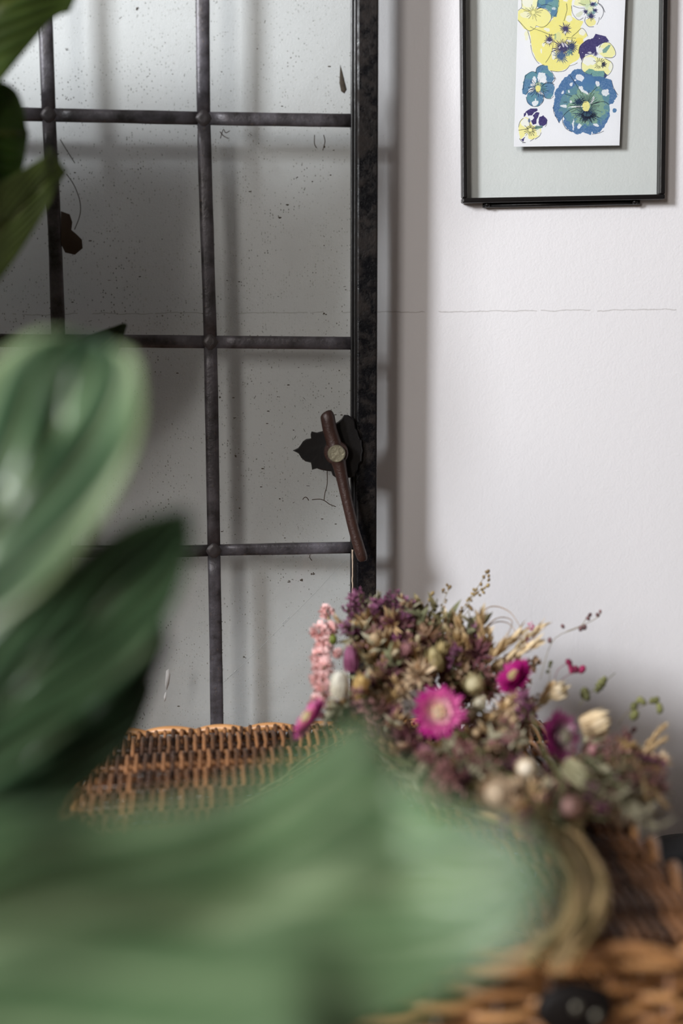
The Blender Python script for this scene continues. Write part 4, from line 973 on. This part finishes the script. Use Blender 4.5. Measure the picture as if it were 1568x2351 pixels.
FP = Vector((-.30, .30, 0)); front = pot_plant('potted_plant', FP, 'big-leaved glossy green plant standing in front of the hamper, its ribbed leaves out of focus', .16, .34)
GA = dict(g0=(.085, .165, .070), gv=(.46, .54, .33))
# near leaf across the bottom
o, bs = leaf_mesh('leaf', [(-260, 2080, .40), (0, 1895, .42), (200, 1868, .44), (420, 1842, .455), (590, 1790, .47), (720, 1710, .48), (800, 1655, .485), (850, 1650, .485), (905, 1740, .48), (1000, 1835, .455), (1130, 1885, .438), (1215, 1940, .428), (1262, 2010, .418)],
              [(-260, 2220, .385), (0, 2110, .40), (250, 2090, .415), (450, 2080, .425), (600, 2060, .432), (740, 2040, .437), (850, 2025, .44), (930, 2015, .441), (1000, 2010, .437), (1080, 2008, .432), (1150, 2006, .427), (1210, 2008, .422), (1264, 2014, .417)],
              [(-260, 2700, .35), (0, 2640, .36), (200, 2600, .365), (400, 2560, .37), (560, 2510, .375), (700, 2460, .38), (820, 2405, .40), (930, 2350, .41), (1040, 2280, .415), (1130, 2215, .416), (1200, 2150, .415), (1250, 2080, .415), (1266, 2018, .417)],
              veins=(3.0, 3.4), corr=.0085, off=FP, vw=.20, seed=1, **GA); attach(front, o, bs, .30)
# tall leaf on the left, tip up
o, bs = leaf_mesh('leaf', [(-420, 1420, .60), (-300, 1200, .62), (-180, 1040, .64), (-90, 910, .65), (0, 818, .66), (80, 768, .665), (150, 764, .67), (203, 786, .67)],
              [(-360, 1560, .60), (-190, 1400, .61), (-60, 1270, .62), (60, 1090, .63), (120, 960, .645), (150, 860, .655), (175, 800, .664), (206, 788, .67)],
              [(-300, 1690, .60), (-60, 1480, .61), (120, 1330, .615), (240, 1180, .625), (312, 1020, .635), (328, 900, .645), (302, 812, .655), (209, 788, .67)],
              veins=(3, 2.4), corr=.008, off=FP, vw=.22, seed=2, edge=(.22, .29, .15), ew=.2, g0=(.045, .105, .048), gv=(.30, .38, .21)); attach(front, o, bs, .30)
o, bs = leaf_mesh('leaf', [(-300, 1760, .58), (-120, 1560, .60), (60, 1380, .62), (200, 1260, .635), (320, 1190, .645), (430, 1165, .655)],
              [(-280, 1860, .58), (-80, 1680, .595), (80, 1530, .61), (220, 1390, .63), (330, 1280, .645), (438, 1185, .655)],
              [(-240, 1980, .58), (0, 1800, .59), (160, 1670, .605), (300, 1540, .62), (400, 1390, .635), (445, 1240, .65)],
              veins=(3.4, 2.6), corr=.009, off=FP, vw=.20, seed=3, g0=(.045, .095, .042), gv=(.24, .31, .17)); attach(front, o, bs, .30)
o, bs = leaf_mesh('leaf', [(-300, 1940, .60), (-140, 1790, .62), (40, 1640, .64), (190, 1530, .655), (300, 1450, .665), (375, 1420, .67)],
              [(-280, 2020, .60), (-110, 1880, .615), (60, 1740, .63), (200, 1630, .645), (300, 1540, .655), (384, 1440, .67)],
              [(-250, 2120, .60), (-60, 1980, .61), (110, 1850, .62), (240, 1740, .635), (330, 1620, .65), (388, 1480, .665)],
              veins=(5, 2.4), corr=.006, off=FP, vw=.20, seed=4, g0=(.022, .052, .022), gv=(.12, .16, .085)); attach(front, o, bs, .30)
o, bs = leaf_mesh('leaf', [(-400, 2060, .50), (-250, 1960, .51), (-100, 1880, .52), (60, 1850, .53), (190, 1840, .54)],
              [(-400, 2140, .50), (-250, 2050, .505), (-100, 1970, .51), (80, 1920, .52), (230, 1880, .54)],
              [(-380, 2240, .50), (-220, 2160, .50), (-40, 2080, .505), (120, 2010, .52), (236, 1900, .54)],
              veins=(4, 2.4), corr=.005, off=FP, vw=.2, seed=5, g0=(.05, .10, .045), gv=(.20, .26, .13)); attach(front, o, bs, .30)

# second plant, standing on the table left of the casement: the leaves at the upper left, and those that shade the left panes
SPL = Vector((-.46, .97, TZ)); side = pot_plant('climbing_plant', SPL, 'yellow-green leafy plant beside the left edge of the leaded casement', .085, .15)
G2 = dict(g0=(.045, .085, .012), gv=(.10, .12, .02), mat='thin_leaf')
def leaf2(L, Mi, R, seed, **kw):
    d = dict(G2); d.update(kw); o, bs = leaf_mesh('leaf', L, Mi, R, veins=(7, 2.0), corr=.0018, off=SPL, vw=.12, seed=seed, **d); attach(side, o, bs, .13, (.08, .12, .03))
leaf2([(-420, 330, 1.02), (-320, 120, 1.03), (-180, -80, 1.04), (0, -190, 1.05), (180, -170, 1.06), (196, -60, 1.065)], [(-380, 420, 1.02), (-230, 240, 1.03), (-90, 90, 1.04), (40, -10, 1.05), (130, -50, 1.06), (190, -40, 1.065)], [(-300, 480, 1.02), (-130, 350, 1.03), (0, 190, 1.04), (65, 110, 1.05), (122, 44, 1.06), (160, 28, 1.063), (166, -10, 1.065)][0:6], 11, g0=(.050, .085, .012))
leaf2([(-260, 260, 1.04), (-200, 200, 1.045), (-110, 180, 1.05), (-20, 182, 1.055), (30, 200, 1.06), (52, 240, 1.065), (62, 300, 1.07)], [(-260, 330, 1.04), (-190, 310, 1.045), (-110, 305, 1.05), (-40, 305, 1.055), (10, 305, 1.06), (40, 305, 1.065), (64, 306, 1.07)], [(-240, 430, 1.04), (-180, 450, 1.045), (-110, 460, 1.05), (-40, 450, 1.055), (15, 430, 1.06), (50, 390, 1.065), (64, 320, 1.07)], 12, g0=(.040, .095, .010))
leaf2([(-300, 760, 1.00), (-200, 600, 1.01), (-80, 480, 1.02), (10, 415, 1.03), (70, 378, 1.04), (105, 355, 1.045), (116, 338, 1.05), (150, 392, 1.055)], [(-280, 830, 1.00), (-170, 700, 1.01), (-60, 590, 1.02), (20, 510, 1.03), (75, 450, 1.04), (110, 415, 1.045), (130, 400, 1.05), (152, 394, 1.055)], [(-240, 900, 1.00), (-120, 790, 1.01), (-30, 680, 1.02), (35, 595, 1.03), (92, 505, 1.04), (120, 455, 1.045), (134, 425, 1.05), (154, 396, 1.055)], 13, g0=(.075, .105, .022), gv=(.15, .16, .05))
leaf2([(-60, 1000, 1.16), (40, 900, 1.17), (120, 820, 1.18), (190, 775, 1.19), (285, 742, 1.20)], [(-40, 1040, 1.16), (60, 940, 1.17), (150, 860, 1.18), (220, 805, 1.19), (288, 744, 1.20)], [(-10, 1080, 1.16), (90, 980, 1.17), (190, 900, 1.18), (260, 830, 1.19), (292, 746, 1.20)], 14, g0=(.03, .05, .01))

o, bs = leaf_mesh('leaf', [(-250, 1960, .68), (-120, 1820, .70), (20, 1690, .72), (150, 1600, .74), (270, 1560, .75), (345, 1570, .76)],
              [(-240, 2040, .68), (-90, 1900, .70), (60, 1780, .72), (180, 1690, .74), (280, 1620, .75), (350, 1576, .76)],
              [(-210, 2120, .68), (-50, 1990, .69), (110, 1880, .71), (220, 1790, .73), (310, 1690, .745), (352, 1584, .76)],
              veins=(5, 2.4), corr=.004, off=FP, vw=.18, seed=6, g0=(.012, .026, .010), gv=(.02, .04, .014)); attach(front, o, bs, .30)  # shade of the lower left put into this leaf's near-black green
# broad leaves of the side plant beyond the frame, between the window and the panes
def off_leaf(cx, cy, cz, L, W, tilt, seed, pl, off, h):
    n = 8; lm = []; mi = []; rm = []
    for k in range(n + 1):
        t = k / n; z = (t - .5) * L; wd = W * .5 * math.sin(math.pi * (.06 + .92 * t)) ** .7
        ax = Vector((math.cos(tilt) * .35, .05, 1)).normalized(); sd = Vector((.76, -.65, 0)).normalized()
        c = Vector((cx, cy, cz)) + ax * z + Vector((-.05, -.05, 0)) * (t - .5) ** 2
        for lst, s_ in ((lm, -1), (mi, 0), (rm, 1)): lst.append(c + sd * (s_ * wd) + Vector((0, 0, -.02)) * abs(s_))
    o, bs = leaf_mesh('leaf', lm, mi, rm, veins=(9, 2.0), corr=.002, off=off, vw=.12, seed=seed, world=True, g0=(.045, .09, .015), gv=(.09, .13, .03), mat='leaf'); attach(pl, o, bs, h, (.08, .12, .03))
for cx, cy, cz, L, W, tl_ in ((-.28, 1.05, 1.40, .36, .17, 1.5), (-.37, 1.02, 1.40, .36, .2, 1.5), (-.28, 1.06, 1.34, .24, .15, 1.55), (-.36, 1.03, 1.35, .26, .18, 1.5), (-.46, 1.0, 1.40, .32, .2, 1.5), (-.335, 1.13, 1.38, .30, .16, 1.45), (-.30, 1.145, 1.36, .34, .14, 1.5), (-.44, 1.05, 1.40, .36, .19, 1.6), (-.285, 1.165, 1.24, .24, .10, 1.6), (-.37, 1.09, 1.33, .36, .18, 1.4), (-.40, 1.10, 1.35, .28, .17, 1.5), (-.335, 1.15, 1.30, .2, .11, 1.7), (-.37, 1.05, 1.42, .36, .17, 1.3), (-.47, .98, 1.36, .34, .18, 1.9), ):
    off_leaf(cx, cy, cz, L, W, tl_, int(cx * 100), side, SPL, .13)
